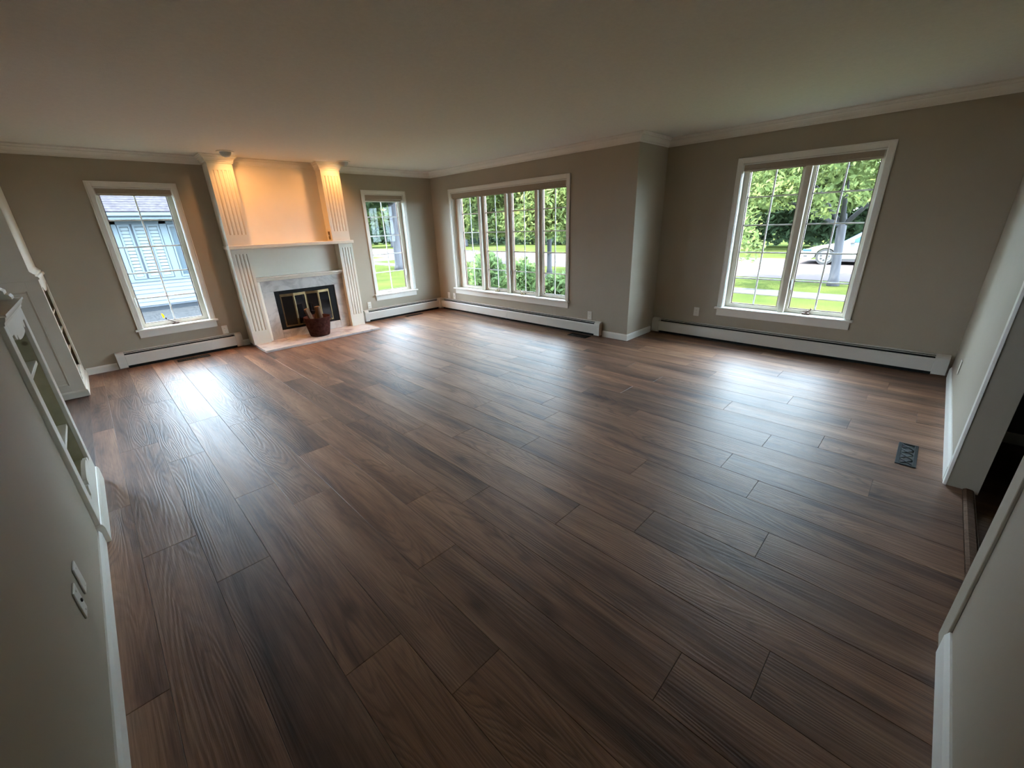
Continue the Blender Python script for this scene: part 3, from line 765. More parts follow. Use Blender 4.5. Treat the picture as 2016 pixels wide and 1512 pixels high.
# eyeball lamps in the ceiling in front of the pilasters
def eyeball(x, y, aim, label):
    e = thing('ceiling_light', (x, y, CEIL), label, 'ceiling light', 'eyeball lamps above the fireplace')
    bm = bmesh.new()
    rings = bm_lathe(bm, (x, y, CEIL), [(0.062, -0.0005), (0.092, -0.0005), (0.094, -0.004), (0.088, -0.009), (0.070, -0.011), (0.062, -0.008), (0.062, -0.0005)], 36)
    link_bm('trim_ring', bm, M['trim'], e, True)
    # eyeball: spherical shell open towards the wall
    c = Vector((x, y, CEIL - 0.002)); d = Vector(aim) - c; d.normalize()
    u = d.cross(Vector((0, 0, 1))).normalized(); v = u.cross(d)
    R_ = 0.064; bm = bmesh.new(); rings = []
    n = 28
    for k in range(13):
        th = math.radians(38) + (math.pi - math.radians(38)) * k / 12
        rings.append([bm.verts.new(c + d * (R_ * math.cos(th)) + (u * math.cos(2 * math.pi * q / n) + v * math.sin(2 * math.pi * q / n)) * (R_ * max(math.sin(th), 1e-4))) for q in range(n)])
    for a, b in zip(rings, rings[1:]):
        for q in range(n): bm.faces.new((a[q], a[(q + 1) % n], b[(q + 1) % n], b[q]))
    bmesh.ops.remove_doubles(bm, verts=bm.verts, dist=1e-5)
    geom = [f for f in bm.faces if all(vv.co.z > CEIL - 0.0004 for vv in f.verts)]
    bmesh.ops.delete(bm, geom=geom, context='FACES')
    eb = link_bm('eyeball', bm, M['eyeb'], e, True)
    bm = bmesh.new()
    bc = c + d * 0.030
    ring = [bm.verts.new(bc + (u * math.cos(2 * math.pi * q / 20) + v * math.sin(2 * math.pi * q / 20)) * 0.033) for q in range(20)]
    ring2 = [bm.verts.new(bc - d * 0.03 + (u * math.cos(2 * math.pi * q / 20) + v * math.sin(2 * math.pi * q / 20)) * 0.02) for q in range(20)]
    bm.faces.new(ring); bm.faces.new(ring2[::-1])
    for q in range(20): bm.faces.new((ring[q], ring[(q + 1) % 20], ring2[(q + 1) % 20], ring2[q]))
    link_bm('bulb', bm, M['bulb'], eb)
    l = bpy.data.lights.new('lamp_beam', 'SPOT'); l.energy = 14.0; l.color = (1.0, 0.42, 0.12); l.spot_size = math.radians(140); l.spot_blend = 1.0; l.shadow_soft_size = 0.035
    l.use_nodes = True; lt = l.node_tree; em = lt.nodes['Emission']; fo = lt.nodes.new('ShaderNodeLightFalloff'); fo.inputs['Strength'].default_value = 1.0
    lt.links.new(fo.outputs['Linear'], em.inputs['Strength'])
    lo = bpy.data.objects.new('lamp_beam', l); COL.objects.link(lo)
    lo.location = c + d * 0.066
    lo.rotation_euler = d.to_track_quat('-Z', 'Y').to_euler()
    return e
eyeball(1.565, 6.33, (1.95, 6.80, 1.50), 'round ceiling eyeball lamp above the left pilaster')
eyeball(3.045, 6.39, (2.62, 6.80, 1.50), 'round ceiling eyeball lamp above the right pilaster')

# ------------------------------------------------------------------ bucket of logs on the hearth
bx, by_, bz = 2.272, 6.475, 0.0315
bk = thing('log_bucket', (bx, by_, bz), 'rust brown metal bucket standing on the marble hearth', 'bucket')
bm = bmesh.new()
rg = bm_lathe(bm, (bx, by_, bz), [(0.128, 0.0), (0.136, 0.0), (0.142, 0.012), (0.168, 0.150), (0.186, 0.270), (0.190, 0.273), (0.192, 0.279), (0.188, 0.284), (0.183, 0.280), (0.164, 0.150), (0.136, 0.016), (0.05, 0.014)], 40)
bm.faces.new(rg[0][::-1]); bm.faces.new(rg[-1])
link_bm('bucket_body', bm, M['rust'], bk, True)
for s in (-1, 1):
    xx = bx + s * 0.188
    bm = bmesh.new(); bm_box(bm, xx - 0.004, xx + 0.004, by_ - 0.022, by_ + 0.022, bz + 0.215, bz + 0.262, 0.002); link_bm('handle_ear', bm, M['rust'], bk)
    tube('handle_ring', [(xx + s * 0.006, by_ - 0.03, bz + 0.245), (xx + s * 0.016, by_ - 0.026, bz + 0.215), (xx + s * 0.02, by_, bz + 0.20), (xx + s * 0.016, by_ + 0.026, bz + 0.215), (xx + s * 0.006, by_ + 0.03, bz + 0.245)], 0.0045, M['dark'], bk, 8)
def log(p0, p1, r_, label, split=False):
    p0, p1 = Vector(p0), Vector(p1); d = (p1 - p0).normalized(); u = d.cross(Vector((0.2, 1, 0.1))).normalized(); v = d.cross(u)
    n = 14; bm = bmesh.new(); rings = []
    for t in (0, .25, .5, .75, 1):
        ring = []
        for q in range(n):
            a = 2 * math.pi * q / n; rr = r_ * (1 + 0.07 * math.sin(3 * a + t * 2) + 0.04 * math.sin(5 * a + 1))
            if split and math.cos(a - 2.2) > 0.25: rr *= 0.25 / max(math.cos(a - 2.2), .25)
            ring.append(bm.verts.new(p0.lerp(p1, t) + u * rr * math.cos(a) + v * rr * math.sin(a)))
        rings.append(ring)
    for a, b in zip(rings, rings[1:]):
        for q in range(n): bm.faces.new((a[q], a[(q + 1) % n], b[(q + 1) % n], b[q]))
    bm.faces.new(rings[0][::-1]); f = bm.faces.new(rings[-1]); f.material_index = 1
    return tag(link_bm('log', bm, [M['bark'], M['cut']]), label, 'log', 'split logs in the bucket')
log((2.27, 6.47, 0.055), (2.135, 6.445, 0.452), 0.034, 'split log leaning left out of the bucket', True)
log((2.335, 6.45, 0.055), (2.300, 6.46, 0.462), 0.040, 'tan log standing upright in the bucket')
log((2.245, 6.545, 0.055), (2.330, 6.575, 0.345), 0.036, 'short log half hidden at the back of the bucket')

# ------------------------------------------------------------------ built-in bookcases and divider posts
def scallop(y0, y1, lo, hi, top, up=False):
    """valance outline in (y, z): lobes along the free edge"""
    n = 60; pts = []
    c = (y0 + y1) / 2; h = (y1 - y0) / 2
    for k in range(n + 1):
        s = -1 + 2 * k / n; a = abs(s)
        if a > 0.80: e = 0.0
        elif a > 0.52: e = 0.62 * math.sqrt(max(0, 1 - ((a - 0.66) / 0.14) ** 2))
        else: e = 0.70 + 0.30 * math.sqrt(max(0, 1 - (a / 0.52) ** 2))
        pts.append((c + s * h, lo + (hi - lo) * e))
    return pts + [(y1, top), (y0, top)]
def bookcase(fx, xb, y0, y1, ztop, st, openz, valz, botz, shelves, label, front_panel, crown=True, plinth_y=None):
    """face at x = fx looking into the room, carcass back to xb"""
    b = thing('bookcase', (fx, (y0 + y1) / 2, 0), label, 'bookcase')
    pb = 0.020
    box('side', xb, fx - 0.019, y0, y0 + 0.018, 0.001, ztop, M['case'], b, 0.001)
    box('side', xb, fx - 0.019, y1 - 0.018, y1, 0.001, ztop, M['case'], b, 0.001)
    box('back', xb, xb + 0.012, y0 + 0.018, y1 - 0.018, 0.02, ztop, M['inside'], b)
    fnl = lambda p, q, t: (t, p, q)
    for a, c in ((y0, y0 + st), (y1 - st, y1)):
        box('stile', fx - 0.019, fx, a, c, 0.001, ztop, M['case'], b, 0.0015)
        box('side_lining', xb + 0.012, fx - 0.0195, (a + 0.018 if a == y0 else a - 0.0), (c - 0.001 if a == y0 else c - 0.018), botz + 0.001, ztop - 0.02, M['inside'], b)
    prism('valance', scallop(y0 + st, y1 - st, valz[0], valz[1], ztop), fnl, fx - 0.019, fx, M['case'], b)
    prism('bottom_rail', scallop(y0 + st, y1 - st, botz, botz + 0.07, 0.001), fnl, fx - 0.019, fx, M['case'], b)
    box('bottom_board', xb + 0.012, fx - 0.0195, y0 + st, y1 - st, botz - 0.02, botz, M['inside'], b)
    for z in shelves:
        box('shelf', xb + 0.012, fx - 0.026, y0 + st, y1 - st, z - 0.011, z + 0.011, M['case'], b, 0.001)
    box('top_board', xb, fx, y0, y1, ztop, ztop + 0.012, M['case'], b)
    if crown:
        prof = [(0, ztop - 0.012), (0.004, ztop - 0.012), (0.006, ztop), (0.012, ztop + 0.010), (0.016, ztop + 0.024), (0.022, ztop + 0.028), (0.022, ztop + 0.038), (0, ztop + 0.038)]
        # runs round the near end and along the face
        sweep([(LX + 0.0005, y0), (fx, y0), (fx, y1), (xb, y1)], [(d, z) for d, z in prof], lambda i: 'cornice', M['case'], b)
    box('cap_board', xb, fx + 0.001, y0 - 0.001, y1 + 0.001, ztop + 0.0121, ztop + 0.037, M['case'], b)
    py0, py1 = plinth_y or (y0, y1)
    prof = [(0, 0.001), (0.013, 0.001), (0.013, 0.085), (0.010, 0.098), (0.004, 0.108), (0, 0.110)]
    return b, prof
b1, prof = bookcase(-0.316, LX - 0.30, 2.80, 3.625, 1.178, 0.095, None, (1.106, 1.056), 0.215, (0.86, 0.455), 'white built-in bookcase with a scalloped valance beside the near left wall', False)
for o in sweep([(-0.337, 2.795), (-0.316, 2.795), (-0.316, 3.625), (-0.62, 3.625)], prof, lambda i: 'plinth', M['case'], b1): pass
# the far one, with a panelled end towards the camera
fb = thing('bookcase', (-0.337, 6.40, 0), 'white panelled half-height bookcase in the far left corner', 'bookcase')
x1 = -0.337; xb2 = -0.80; ya, yb = 5.936, D - 0.001
box('end_panel', xb2, x1 - 0.019, ya + 0.008, ya + 0.022, 0.001, 1.165, M['case'], fb)
box('end_stile', -0.430, x1 - 0.0, ya, ya + 0.019, 0.001, 1.165, M['case'], fb, 0.001)
box('end_rail', xb2, -0.430, ya, ya + 0.0125, 1.078, 1.165, M['case'], fb, 0.001)
box('end_rail', xb2, -0.430, ya, ya + 0.0125, 0.001, 0.140, M['case'], fb, 0.001)
prism('panel_moulding', [(-0.430, ya + 0.008), (-0.430, ya - 0.002), (-0.436, ya - 0.003), (-0.446, ya + 0.004), (-0.448, ya + 0.008)], lambda p, q, t: (p, q, t), 0.140, 1.078, M['case'], fb)
prism('panel_moulding', [(0.140, ya + 0.008), (0.140, ya - 0.002), (0.146, ya - 0.003), (0.156, ya + 0.004), (0.158, ya + 0.008)], lambda p, q, t: (t, q, p), xb2, -0.448, M['case'], fb)
prism('panel_moulding', [(1.078, ya + 0.008), (1.078, ya - 0.002), (1.072, ya - 0.003), (1.062, ya + 0.004), (1.060, ya + 0.008)], lambda p, q, t: (t, q, p), xb2, -0.448, M['case'], fb)
fnl = lambda p, q, t: (t, p, q)
for a, c in ((ya + 0.0195, ya + 0.10), (yb - 0.09, yb)):
    box('stile', x1 - 0.019, x1, a, c, 0.001, 1.165, M['case'], fb, 0.0015)
prism('valance', scallop(ya + 0.10, yb - 0.09, 1.095, 1.040, 1.165), fnl, x1 - 0.019, x1, M['case'], fb)
prism('bottom_rail', scallop(ya + 0.10, yb - 0.09, 0.150, 0.215, 0.001), fnl, x1 - 0.019, x1, M['case'], fb)
box('back', xb2, xb2 + 0.012, ya + 0.023, yb, 0.02, 1.16, M['inside'], fb)
box('bottom_board', xb2 + 0.012, x1 - 0.0195, ya + 0.023, yb, 0.13, 0.15, M['inside'], fb)
for z in (0.80, 0.60, 0.385):
    box('shelf', xb2 + 0.012, x1 - 0.024, ya + 0.023, yb - 0.001, z - 0.011, z + 0.011, M['case'], fb, 0.001)
box('top_board', xb2, x1, ya, yb, 1.1655, 1.178, M['case'], fb)
pr2 = [(0, 0.001), (0.013, 0.001), (0.013, 0.058), (0.010, 0.066), (0.004, 0.072), (0, 0.074)]
pth = [(x1, yb), (x1, ya), (xb2, ya)]
sweep(pth[::-1], pr2, lambda i: 'plinth', M['case'], fb)
# divider posts standing on the bookcases: vertical shaft over an ogee foot
def post(xr, y0, y1, zb, label):
    foot = [(xr + 0.045, zb), (xr + 0.046, zb + 0.012), (xr + 0.040, zb + 0.026), (xr + 0.027, zb + 0.030), (xr + 0.027, zb + 0.046), (xr + 0.018, zb + 0.054), (xr + 0.004, zb + 0.070), (xr, zb + 0.080)]
    poly = foot + [(xr, 2.159), (-0.80, 2.159), (-0.80, zb)]
    return tag(prism('divider_post', poly, lambda p, q, t: (p, t, q), y0, y1, M['case']), label, 'post')
post(-0.368, 5.87, D - 0.002, 1.179, 'pale square post standing on the far corner bookcase')
post(-0.368, 3.49, 3.615, 1.217, 'pale post with a stepped foot standing on the near bookcase')

# ------------------------------------------------------------------ outdoors
def flat(name, x0, x1, y0, y1, z, mat, label, cat):
    return struct(box(name, x0, x1, y0, y1, z - 0.05, z, mat), label, cat)
flat('lawn', -60, 120, -60, 120, GZ, M['lawn'], 'mown lawn around the house', 'lawn')
flat('sidewalk', 12.75, 13.75, -60, 120, GZ + 0.02, M['walk'], 'pale concrete sidewalk beside the street', 'sidewalk')
flat('street', 16.6, 24.6, -60, 120, GZ + 0.012, M['road'], 'pinkish grey street', 'street')
flat('driveway_path', 6.9, 16.6, 27.0, 30.0, GZ + 0.015, M['walk'], 'pale concrete driveway crossing the far lawn', 'driveway')
flat('gravel_yard', -6, 5.5, 8.6, 17.2, GZ + 0.012, M['gravel'], 'grey gravel between the two houses', 'gravel')

def leaves_object(name, blobs, count, size, mat, parent, seed, flat_=0.0):
    g = np.random.default_rng(seed)
    b = np.array(blobs, float); vol = b[:, 3] * b[:, 4] * b[:, 5]; idx = g.choice(len(b), count, p=vol / vol.sum())
    d = g.normal(size=(count, 3)); d /= np.linalg.norm(d, axis=1)[:, None]
    rad = g.random(count) ** 0.45
    c = b[idx, :3] + d * b[idx, 3:6] * rad[:, None]
    nrm = g.normal(size=(count, 3)); nrm[:, 2] += 0.6; nrm /= np.linalg.norm(nrm, axis=1)[:, None]
    a = np.cross(nrm, g.normal(size=(count, 3))); a /= np.linalg.norm(a, axis=1)[:, None]
    t = np.cross(nrm, a)
    s = size * (0.6 + 0.8 * g.random(count))[:, None]
    v = np.stack([c - a * s, c - t * s * 0.42 + nrm * s * 0.10, c + a * s, c + t * s * 0.42 + nrm * s * 0.10], 1).reshape(-1, 3)
    v[:, 2] = np.maximum(v[:, 2], GZ + 0.02)
    me = bpy.data.meshes.new(name); n = count
    me.vertices.add(n * 4); me.vertices.foreach_set('co', v.astype(np.float32).ravel())
    me.loops.add(n * 4); me.loops.foreach_set('vertex_index', np.arange(n * 4, dtype=np.int32))
    me.polygons.add(n); me.polygons.foreach_set('loop_start', np.arange(0, n * 4, 4, dtype=np.int32))
    me.update(calc_edges=True); me.validate()
    me.materials.append(mat)
    o = bpy.data.objects.new(name, me); COL.objects.link(o); adopt(o, parent); o['kind'] = 'stuff'
    return o
def tree(base, r0, hfork, limbs, blobs, count, size, mat, label, seed, group='trees along the street', lean=(0, 0)):
    t = thing('tree', (base[0], base[1], GZ), label, 'tree', group)
    x, y = base; f = (x + lean[0], y + lean[1], hfork)
    tube('trunk', [(x, y, GZ), (x + lean[0] * .1, y + lean[1] * .1, GZ + 0.25), (x + lean[0] * .6, y + lean[1] * .6, (GZ + hfork) / 2 + .2), f, (f[0], f[1], hfork + 0.35)], [r0 * 1.45, r0 * 1.08, r0 * 0.95, r0 * 1.0, r0 * 0.5], M['trunk'], t, 14)
    for lb in limbs:
        p = [Vector(f)] + [Vector(q) for q in lb]
        rr = [r0 * 0.62 * (1 - 0.8 * k / (len(p) - 1)) for k in range(len(p))]
        tube('branch', p, rr, M['trunk'], t, 8)
    leaves_object('foliage', blobs, count, size, mat, t, seed)
    return t
# street tree seen through the two-part window
tree((15.57, 2.02), 0.115, 1.15, [[(15.5, 2.9, 2.2), (15.2, 4.0, 3.2)], [(15.5, 1.2, 2.3), (15.3, 0.2, 3.4)], [(15.0, 2.2, 2.6), (14.5, 2.6, 3.8)], [(15.2, 3.2, 1.75), (14.6, 4.4, 2.2), (14.2, 5.2, 1.9)]],
     [(14.8, 2.2, 3.6, 1.8, 2.2, 1.4), (14.6, 4.2, 2.7, 1.2, 1.3, 1.0), (14.8, 0.6, 3.0, 1.3, 1.2, 1.2), (14.0, 3.4, 2.2, 0.9, 0.9, 0.6), (14.4, 2.6, 1.75, 0.6, 0.5, 0.4), (13.6, 4.25, 1.25, 0.7, 0.55, 0.65), (13.2, 3.75, 0.75, 0.45, 0.4, 0.5), (13.4, 4.6, 0.85, 0.35, 0.3, 0.4), (14.3, 1.6, 2.0, 0.6, 0.5, 0.4)],
     13000, 0.09, M['leafA'], 'street tree with a grey forked trunk outside the two-part window', 1, lean=(0.0, 0.12))
# big yard tree seen through the narrow window near the corner
tree((11.9, 20.3), 0.23, 2.6, [[(11.6, 21.0, 4.0), (11.0, 22, 5.5)], [(12.6, 20.4, 4.0), (13.6, 20.8, 5.5)], [(11.2, 19.6, 4.2), (10.2, 19.0, 5.6)]],
     [(11.6, 20.3, 5.0, 3.2, 3.0, 1.9), (10.2, 19.4, 3.6, 1.2, 1.2, 0.9), (12.6, 21.0, 3.4, 1.6, 1.4, 0.9), (10.8, 21.5, 3.0, 1.3, 1.3, 0.8)],
     16000, 0.15, M['leafB'], 'thick-trunked yard tree outside the narrow window near the corner', 2)
# yard tree with low foliage outside the wide window
tree((11.3, 11.35), 0.16, 1.5, [[(11.0, 12.2, 2.6), (10.6, 13.0, 3.4)], [(11.4, 10.2, 2.6), (11.2, 9.0, 3.3)], [(10.6, 11.0, 2.8), (10.0, 10.4, 3.8)]],
     [(11.0, 11.2, 3.2, 2.0, 2.2, 1.2), (10.9, 9.0, 2.4, 1.2, 1.3, 1.1), (11.2, 13.2, 2.4, 1.3, 1.4, 1.1), (10.8, 10.2, 1.75, 1.0, 1.1, 0.55), (10.9, 12.4, 1.75, 1.0, 1.0, 0.55), (10.8, 8.4, 1.6, 0.8, 0.7, 0.65), (10.6, 9.4, 1.5, 1.0, 0.9, 0.5), (11.2, 11.3, 1.5, 1.0, 1.2, 0.45), (11.2, 13.6, 1.6, 1.1, 1.2, 0.55), (10.9, 7.6, 2.3, 0.8, 0.8, 0.9)],
     26000, 0.095, M['leafA'], 'leafy yard tree with low green foliage outside the wide window', 3)
tree((13.9, 11.6), 0.10, 1.2, [[(13.8, 12.2, 2.2)], [(14.0, 11.0, 2.3)], [(13.6, 11.4, 2.4)]],
     [(13.8, 11.6, 2.1, 1.1, 1.2, 0.9), (13.8, 10.7, 1.6, 0.6, 0.6, 0.5), (13.9, 12.6, 2.8, 0.9, 0.9, 0.7)],
     4200, 0.075, M['leafY'], 'smaller yellow-green tree by the street outside the wide window', 4)
# trees across the street
for k, (x, y, rr, h, mt, lb) in enumerate([(30.5, -1.5, 2.9, 4.0, 'leafB', 'dark tree across the street behind the parked car'), (31, 6.36, 3.1, 4.4, 'leafA', 'light tree across the street left of the parked car'),
                                           (30.5, 13.6, 3.0, 4.0, 'leafB', 'dark tree across the street facing the right half of the wide window'), (31, 21.2, 3.3, 4.4, 'leafA', 'light tree across the street straight out of the wide window'),
                                           (30.5, 37.5, 3.6, 4.5, 'leafB', 'dark tree far across the street at the left of the wide window'), (27.5, 48, 4.2, 5.0, 'leafA', 'broad tree far across the street out of the corner window'),
                                           (20.0, 52, 4.2, 5.0, 'leafB', 'dark tree at the far end of the lawn out of the corner window'), (10.5, 50, 4.5, 5.4, 'leafB', 'dark tree at the far end of the lawn left of the others')]):
    tree((x, y), 0.22, 1.7, [[(x - 0.5, y + 0.9, 3.2)], [(x, y - 1.0, 3.2)]],
         [(x, y, h, rr, rr, rr * 0.75), (x - 0.8, y + rr * 0.6, h - 1.4, rr * .55, rr * .55, rr * .4), (x - 0.6, y - rr * 0.6, h - 1.5, rr * .5, rr * .5, rr * .4)], 9000, 0.36, M[mt], lb, 20 + k, 'trees across the street')
def hedge(name, x0, x1, y0, y1, h, count, size, mat, label, seed):
    t = thing(name, ((x0 + x1) / 2, (y0 + y1) / 2, GZ), label, 'hedge')
    lx, ly = x1 - x0, y1 - y0; along = lx > ly; ln = max(lx, ly); n = max(2, int(ln / 1.2)); bl = []
    for k in range(n):
        f = (k + .5) / n
        cx, cy = (x0 + lx * f, (y0 + y1) / 2) if along else ((x0 + x1) / 2, y0 + ly * f)
        bl.append((cx, cy, GZ + h * 0.5, ln / n * 0.75 if along else lx / 2, ly / 2 if along else ln / n * 0.75, h * 0.52))
        if k % 3 == 0: tube('stem', [(cx, cy, GZ), (cx + .1, cy + .1, GZ + h * .6)], [0.05, 0.02], M['trunk'], t, 6)
    leaves_object('foliage', bl, count, size, mat, t, seed)
hedge('hedge', 33.5, 35.5, -8, 44, 3.2, 24000, 0.30, M['leafB'], 'long green hedge beyond the street', 50)
hedge('hedge', 10, 48, 58, 61, 4.2, 16000, 0.42, M['leafB'], 'tall green hedge closing the far end of the lawn', 51)
# garden shrubs under the wide window
for k, (x, y, rr, h, mt, lb) in enumerate([(6.45, 8.55, 0.50, 1.45, 'leafC', 'leafy garden shrub farthest left under the wide window'), (7.75, 8.75, 0.50, 1.36, 'leafC', 'leafy garden shrub second from left under the wide window'),
                                           (6.45, 7.15, 0.50, 1.42, 'leafC', 'leafy garden shrub in the middle under the wide window'), (7.75, 7.30, 0.50, 1.22, 'leafC', 'leafy garden shrub second from right under the wide window'),
                                           (6.45, 5.10, 0.50, 1.10, 'leafC', 'leafy garden shrub at the right end under the wide window'), (7.75, 10.2, 0.55, 1.5, 'leafA', 'paler garden shrub standing behind the leftmost shrub')]):
    s = thing('shrub', (x, y, GZ), lb, 'shrub', 'garden shrubs under the wide window')
    g = random.Random(k)
    for q in range(7):
        a = 2 * math.pi * q / 7; e = rr * 0.6
        tube('stem', [(x + 0.05 * math.cos(a), y + 0.05 * math.sin(a), GZ), (x + e * 0.6 * math.cos(a), y + e * 0.6 * math.sin(a), GZ + h * 0.55), (x + e * math.cos(a), y + e * math.sin(a), GZ + h * (0.8 + 0.2 * g.random()))], [0.012, 0.009, 0.004], M['leafC'], s, 6)
    leaves_object('foliage', [(x, y, GZ + h * 0.48, rr, rr, h * 0.46), (x + .1, y + .15, GZ + h * 0.78, rr * .7, rr * .7, h * 0.26)], 1700, 0.075, M[mt], s, 70 + k)

# neighbouring house seen through the left narrow window
NY = 17.0
hs = thing('house', (1.0, NY, GZ), 'neighbouring house with pale siding, louvred windows and a shingle roof', 'house')
box('wall', -5, 5, NY + 0.02, NY + 5, GZ, 2.3, M['siding'], hs)
z = GZ + 0.06; k = 0
while z < 0.27:
    prism('siding_board', [(NY + 0.02, z), (NY - 0.012, z), (NY + 0.004, z + 0.118), (NY + 0.02, z + 0.118)], lambda p, q, t: (t, p, q), -4.9, 4.9, M['siding'], hs)
    z += 0.122; k += 1
box('band_board', -4.9, 4.9, NY - 0.03, NY + 0.019, 0.272, 0.345, M['htrim'], hs)
box('fascia', -5.3, 5.3, NY - 0.52, NY - 0.49, 2.02, 2.20, M['htrim'], hs)
box('soffit', -5.3, 5.3, NY - 0.489, NY + 0.019, 2.02, 2.04, M['htrim'], hs)
prism('gutter', [(NY - 0.52, 2.20), (NY - 0.62, 2.20), (NY - 0.61, 2.12), (NY - 0.56, 2.09), (NY - 0.52, 2.09)], lambda p, q, t: (t, p, q), -5.3, 5.3, M['htrim'], hs)
bm = bmesh.new()
for q in range(26):
    y0 = NY - 0.60 + q * 0.14; z0 = 2.215 + q * 0.070
    bm_prism(bm, [(y0, z0), (y0, z0 + 0.022), (y0 + 0.16, z0 + 0.092), (y0 + 0.16, z0 + 0.065)], lambda p, q_, t: (t, p, q_), -5.4, 5.4)
o = link_bm('shingle_courses', bm, M['shingle'], hs); o['kind'] = 'stuff'
prism('roof_deck', [(NY - 0.6, 2.20), (NY + 3.0, 4.0), (NY + 6, 2.3)], lambda p, q, t: (t, p, q), -5.35, 5.35, M['shingle'], hs)
def hwin(x0, x1, z0, z1, louv):
    f = thing('house_window', (x0, NY, z0), None, None); adopt(f, hs); f.matrix_parent_inverse = Matrix.Identity(4); f.location = Vector((x0, NY, z0)) - hs.location
    bpy.context.view_layer.update()
    bm = bmesh.new()
    for a in ((x0, x0 + .045, z0, z1), (x1 - .045, x1, z0, z1), (x0 + .045, x1 - .045, z0, z0 + .06), (x0 + .045, x1 - .045, z1 - .06, z1)):
        bm_box(bm, a[0], a[1], NY - 0.05, NY + 0.015, a[2], a[3])
    link_bm('frame', bm, M['htrim'], f)
    box('pane', x0 + .045, x1 - .045, NY + 0.002, NY + 0.012, z0 + .06, z1 - .06, M['hpane'], f)
    if louv:
        n = 15; h = (z1 - z0 - 0.14) / n
        for q in range(n):
            zz = z0 + 0.07 + h * q
            prism('louver', [(NY - 0.030, zz), (NY - 0.006, zz + h * 0.80), (NY + 0.0, zz + h * 0.80), (NY - 0.024, zz)], lambda p, q_, t: (t, p, q_), x0 + .047, x1 - .047, M['louver'], f)
hwin(0.98, 1.26, 0.36, 1.90, True); hwin(1.31, 1.62, 0.36, 1.90, True); hwin(1.63, 1.93, 0.36, 1.90, True); hwin(2.13, 2.40, 0.34, 1.88, False); hwin(0.25, 0.60, 0.36, 1.90, True)
box('post_board', 1.945, 2.115, NY - 0.035, NY + 0.019, 0.345, 2.02, M['htrim'], hs)
box('post_board', 0.62, 0.965, NY - 0.035, NY + 0.019, 0.345, 2.02, M['htrim'], hs)
box('head_board', 0.2, 2.5, NY - 0.035, NY + 0.019, 1.905, 2.02, M['htrim'], hs)

# house across the street
h2 = thing('house', (40, 27, GZ), 'pale house across the street behind the trees', 'house')
box('wall', 38, 46, 22, 34, GZ, 2.6, M['siding'], h2)
prism('roof', [(37.3, 2.55), (42, 4.9), (46.7, 2.55)], lambda p, q, t: (p, t, q), 21.4, 34.6, M['shingle'], h2)
for yy in (23.5, 26.5, 31.0):
    f = box('window_frame', 37.93, 37.999, yy, yy + 1.3, 0.6, 1.9, M['htrim'], h2); box('pane', 37.90, 37.929, yy + .1, yy + 1.2, 0.7, 1.8, M['hpane'], f)
f = box('door', 37.93, 37.999, 28.9, 29.8, GZ + .1, 1.7, M['htrim'], h2)

# parked white car
CX, NYc = 22.0, 4.28            # near side plane x, nose y
car = thing('car', (CX + 0.9, 2.0, GZ), 'white car parked across the street behind the street tree', 'car')
cw_ = 1.8
def cp(s, h): return (NYc - s, GZ + h)         # s metres behind the nose, height above the road
body = [(0.00, 0.36), (0.03, 0.26), (0.20, 0.22), (0.42, 0.22)]
wc1, wc2, wr = 0.92, 3.55, 0.37
body += [(wc1 + wr * math.cos(a), 0.32 + wr * math.sin(a)) for a in [math.pi - math.pi * q / 10 for q in range(11)]]
body += [(wc1 + wr + .02, 0.20), (wc2 - wr - .02, 0.20)]
body += [(wc2 + wr * math.cos(a), 0.32 + wr * math.sin(a)) for a in [math.pi - math.pi * q / 10 for q in range(11)]]
body += [(4.45, 0.25), (4.58, 0.35), (4.60, 0.62), (4.55, 0.86), (4.2, 0.90), (3.0, 0.89), (1.60, 0.86), (1.20, 0.82), (0.55, 0.72), (0.14, 0.62), (0.02, 0.52)]
prism('body', [cp(*q) for q in body], lambda p, q, t: (t, p, q), CX, CX + cw_, M['car'], car)
cab = [(1.30, 0.845), (2.05, 1.34), (2.5, 1.43), (3.3, 1.42), (4.15, 0.905)]
prism('cabin', [cp(*q) for q in cab], lambda p, q, t: (CX + 0.9 + (t * 0.9) * (1 - 0.30 * max(0, (q - GZ - 0.86))), p, q), -0.97, 0.97, M['car'], car)
sw1 = [(1.62, 0.90), (2.14, 1.29), (2.52, 1.36), (2.68, 1.36), (2.68, 0.90)]
sw2 = [(2.76, 0.90), (2.76, 1.36), (3.25, 1.35), (3.85, 0.93)]
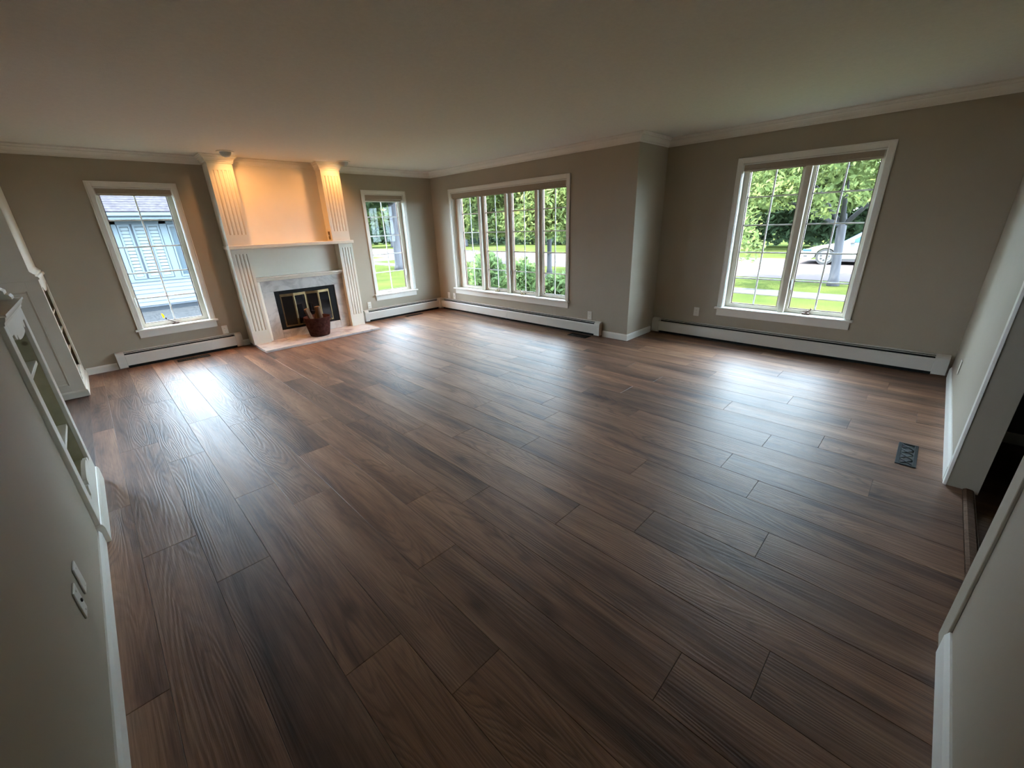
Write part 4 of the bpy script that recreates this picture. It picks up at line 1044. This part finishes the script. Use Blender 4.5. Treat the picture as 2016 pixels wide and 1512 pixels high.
for g_ in (sw1, sw2):
    prism('side_window', [cp(*q) for q in g_], lambda p, q, t: (CX + 0.9 + (t * 0.9) * (1 - 0.30 * max(0, (q - GZ - 0.86))), p, q), -0.985, -0.965, M['cglass'], car)
prism('windshield', [cp(1.36, 0.87), cp(1.99, 1.29), cp(1.955, 1.31), cp(1.315, 0.88)], lambda p, q, t: (CX + 0.9 + t * 0.75, p, q), -0.9, 0.9, M['cglass'], car)
for s in (wc1, wc2):
    for xx in (CX - 0.005, CX + cw_ - 0.2):
        wl = thing('wheel', (xx, NYc - s, GZ + 0.32), None, None); adopt(wl, car); wl.matrix_parent_inverse = Matrix.Identity(4); wl.location = Vector((xx, NYc - s, GZ + 0.332)) - car.location
        bpy.context.view_layer.update()
        bm = bmesh.new(); bm_tube(bm, [(xx, NYc - s, GZ + 0.332), (xx + 0.205, NYc - s, GZ + 0.332)], 0.318, 28); link_bm('tyre', bm, M['tyre'], wl)
        bm = bmesh.new(); bm_tube(bm, [(xx - 0.012, NYc - s, GZ + 0.332), (xx + 0.02, NYc - s, GZ + 0.332)], 0.235, 28); link_bm('rim', bm, M['rim'], wl)
        bm = bmesh.new()
        for q in range(7):
            a = 2 * math.pi * q / 7 + 0.3
            cy, cz_ = NYc - s + 0.14 * math.cos(a), GZ + 0.332 + 0.14 * math.sin(a)
            bm_tube(bm, [(xx - 0.016, cy, cz_), (xx - 0.010, cy, cz_)], 0.042, 8)
        link_bm('rim_openings', bm, M['tyre'], wl)
bm = bmesh.new(); bm_box(bm, CX - 0.16, CX + 0.03, NYc - 1.80, NYc - 1.66, GZ + 0.88, GZ + 1.0, 0.03, 2); link_bm('mirror', bm, M['car'], car)
box('headlight', CX - 0.006, CX + 0.25, NYc - 0.42, NYc - 0.10, GZ + 0.54, GZ + 0.63, M['cglass'], car, 0.01)
box('fog_lamp', CX - 0.006, CX + 0.05, NYc - 0.30, NYc - 0.16, GZ + 0.32, GZ + 0.38, M['tyre'], car, 0.01)
box('sill_strip', CX - 0.010, CX + 0.02, NYc - 3.12, NYc - 1.34, GZ + 0.20, GZ + 0.27, M['tyre'], car)
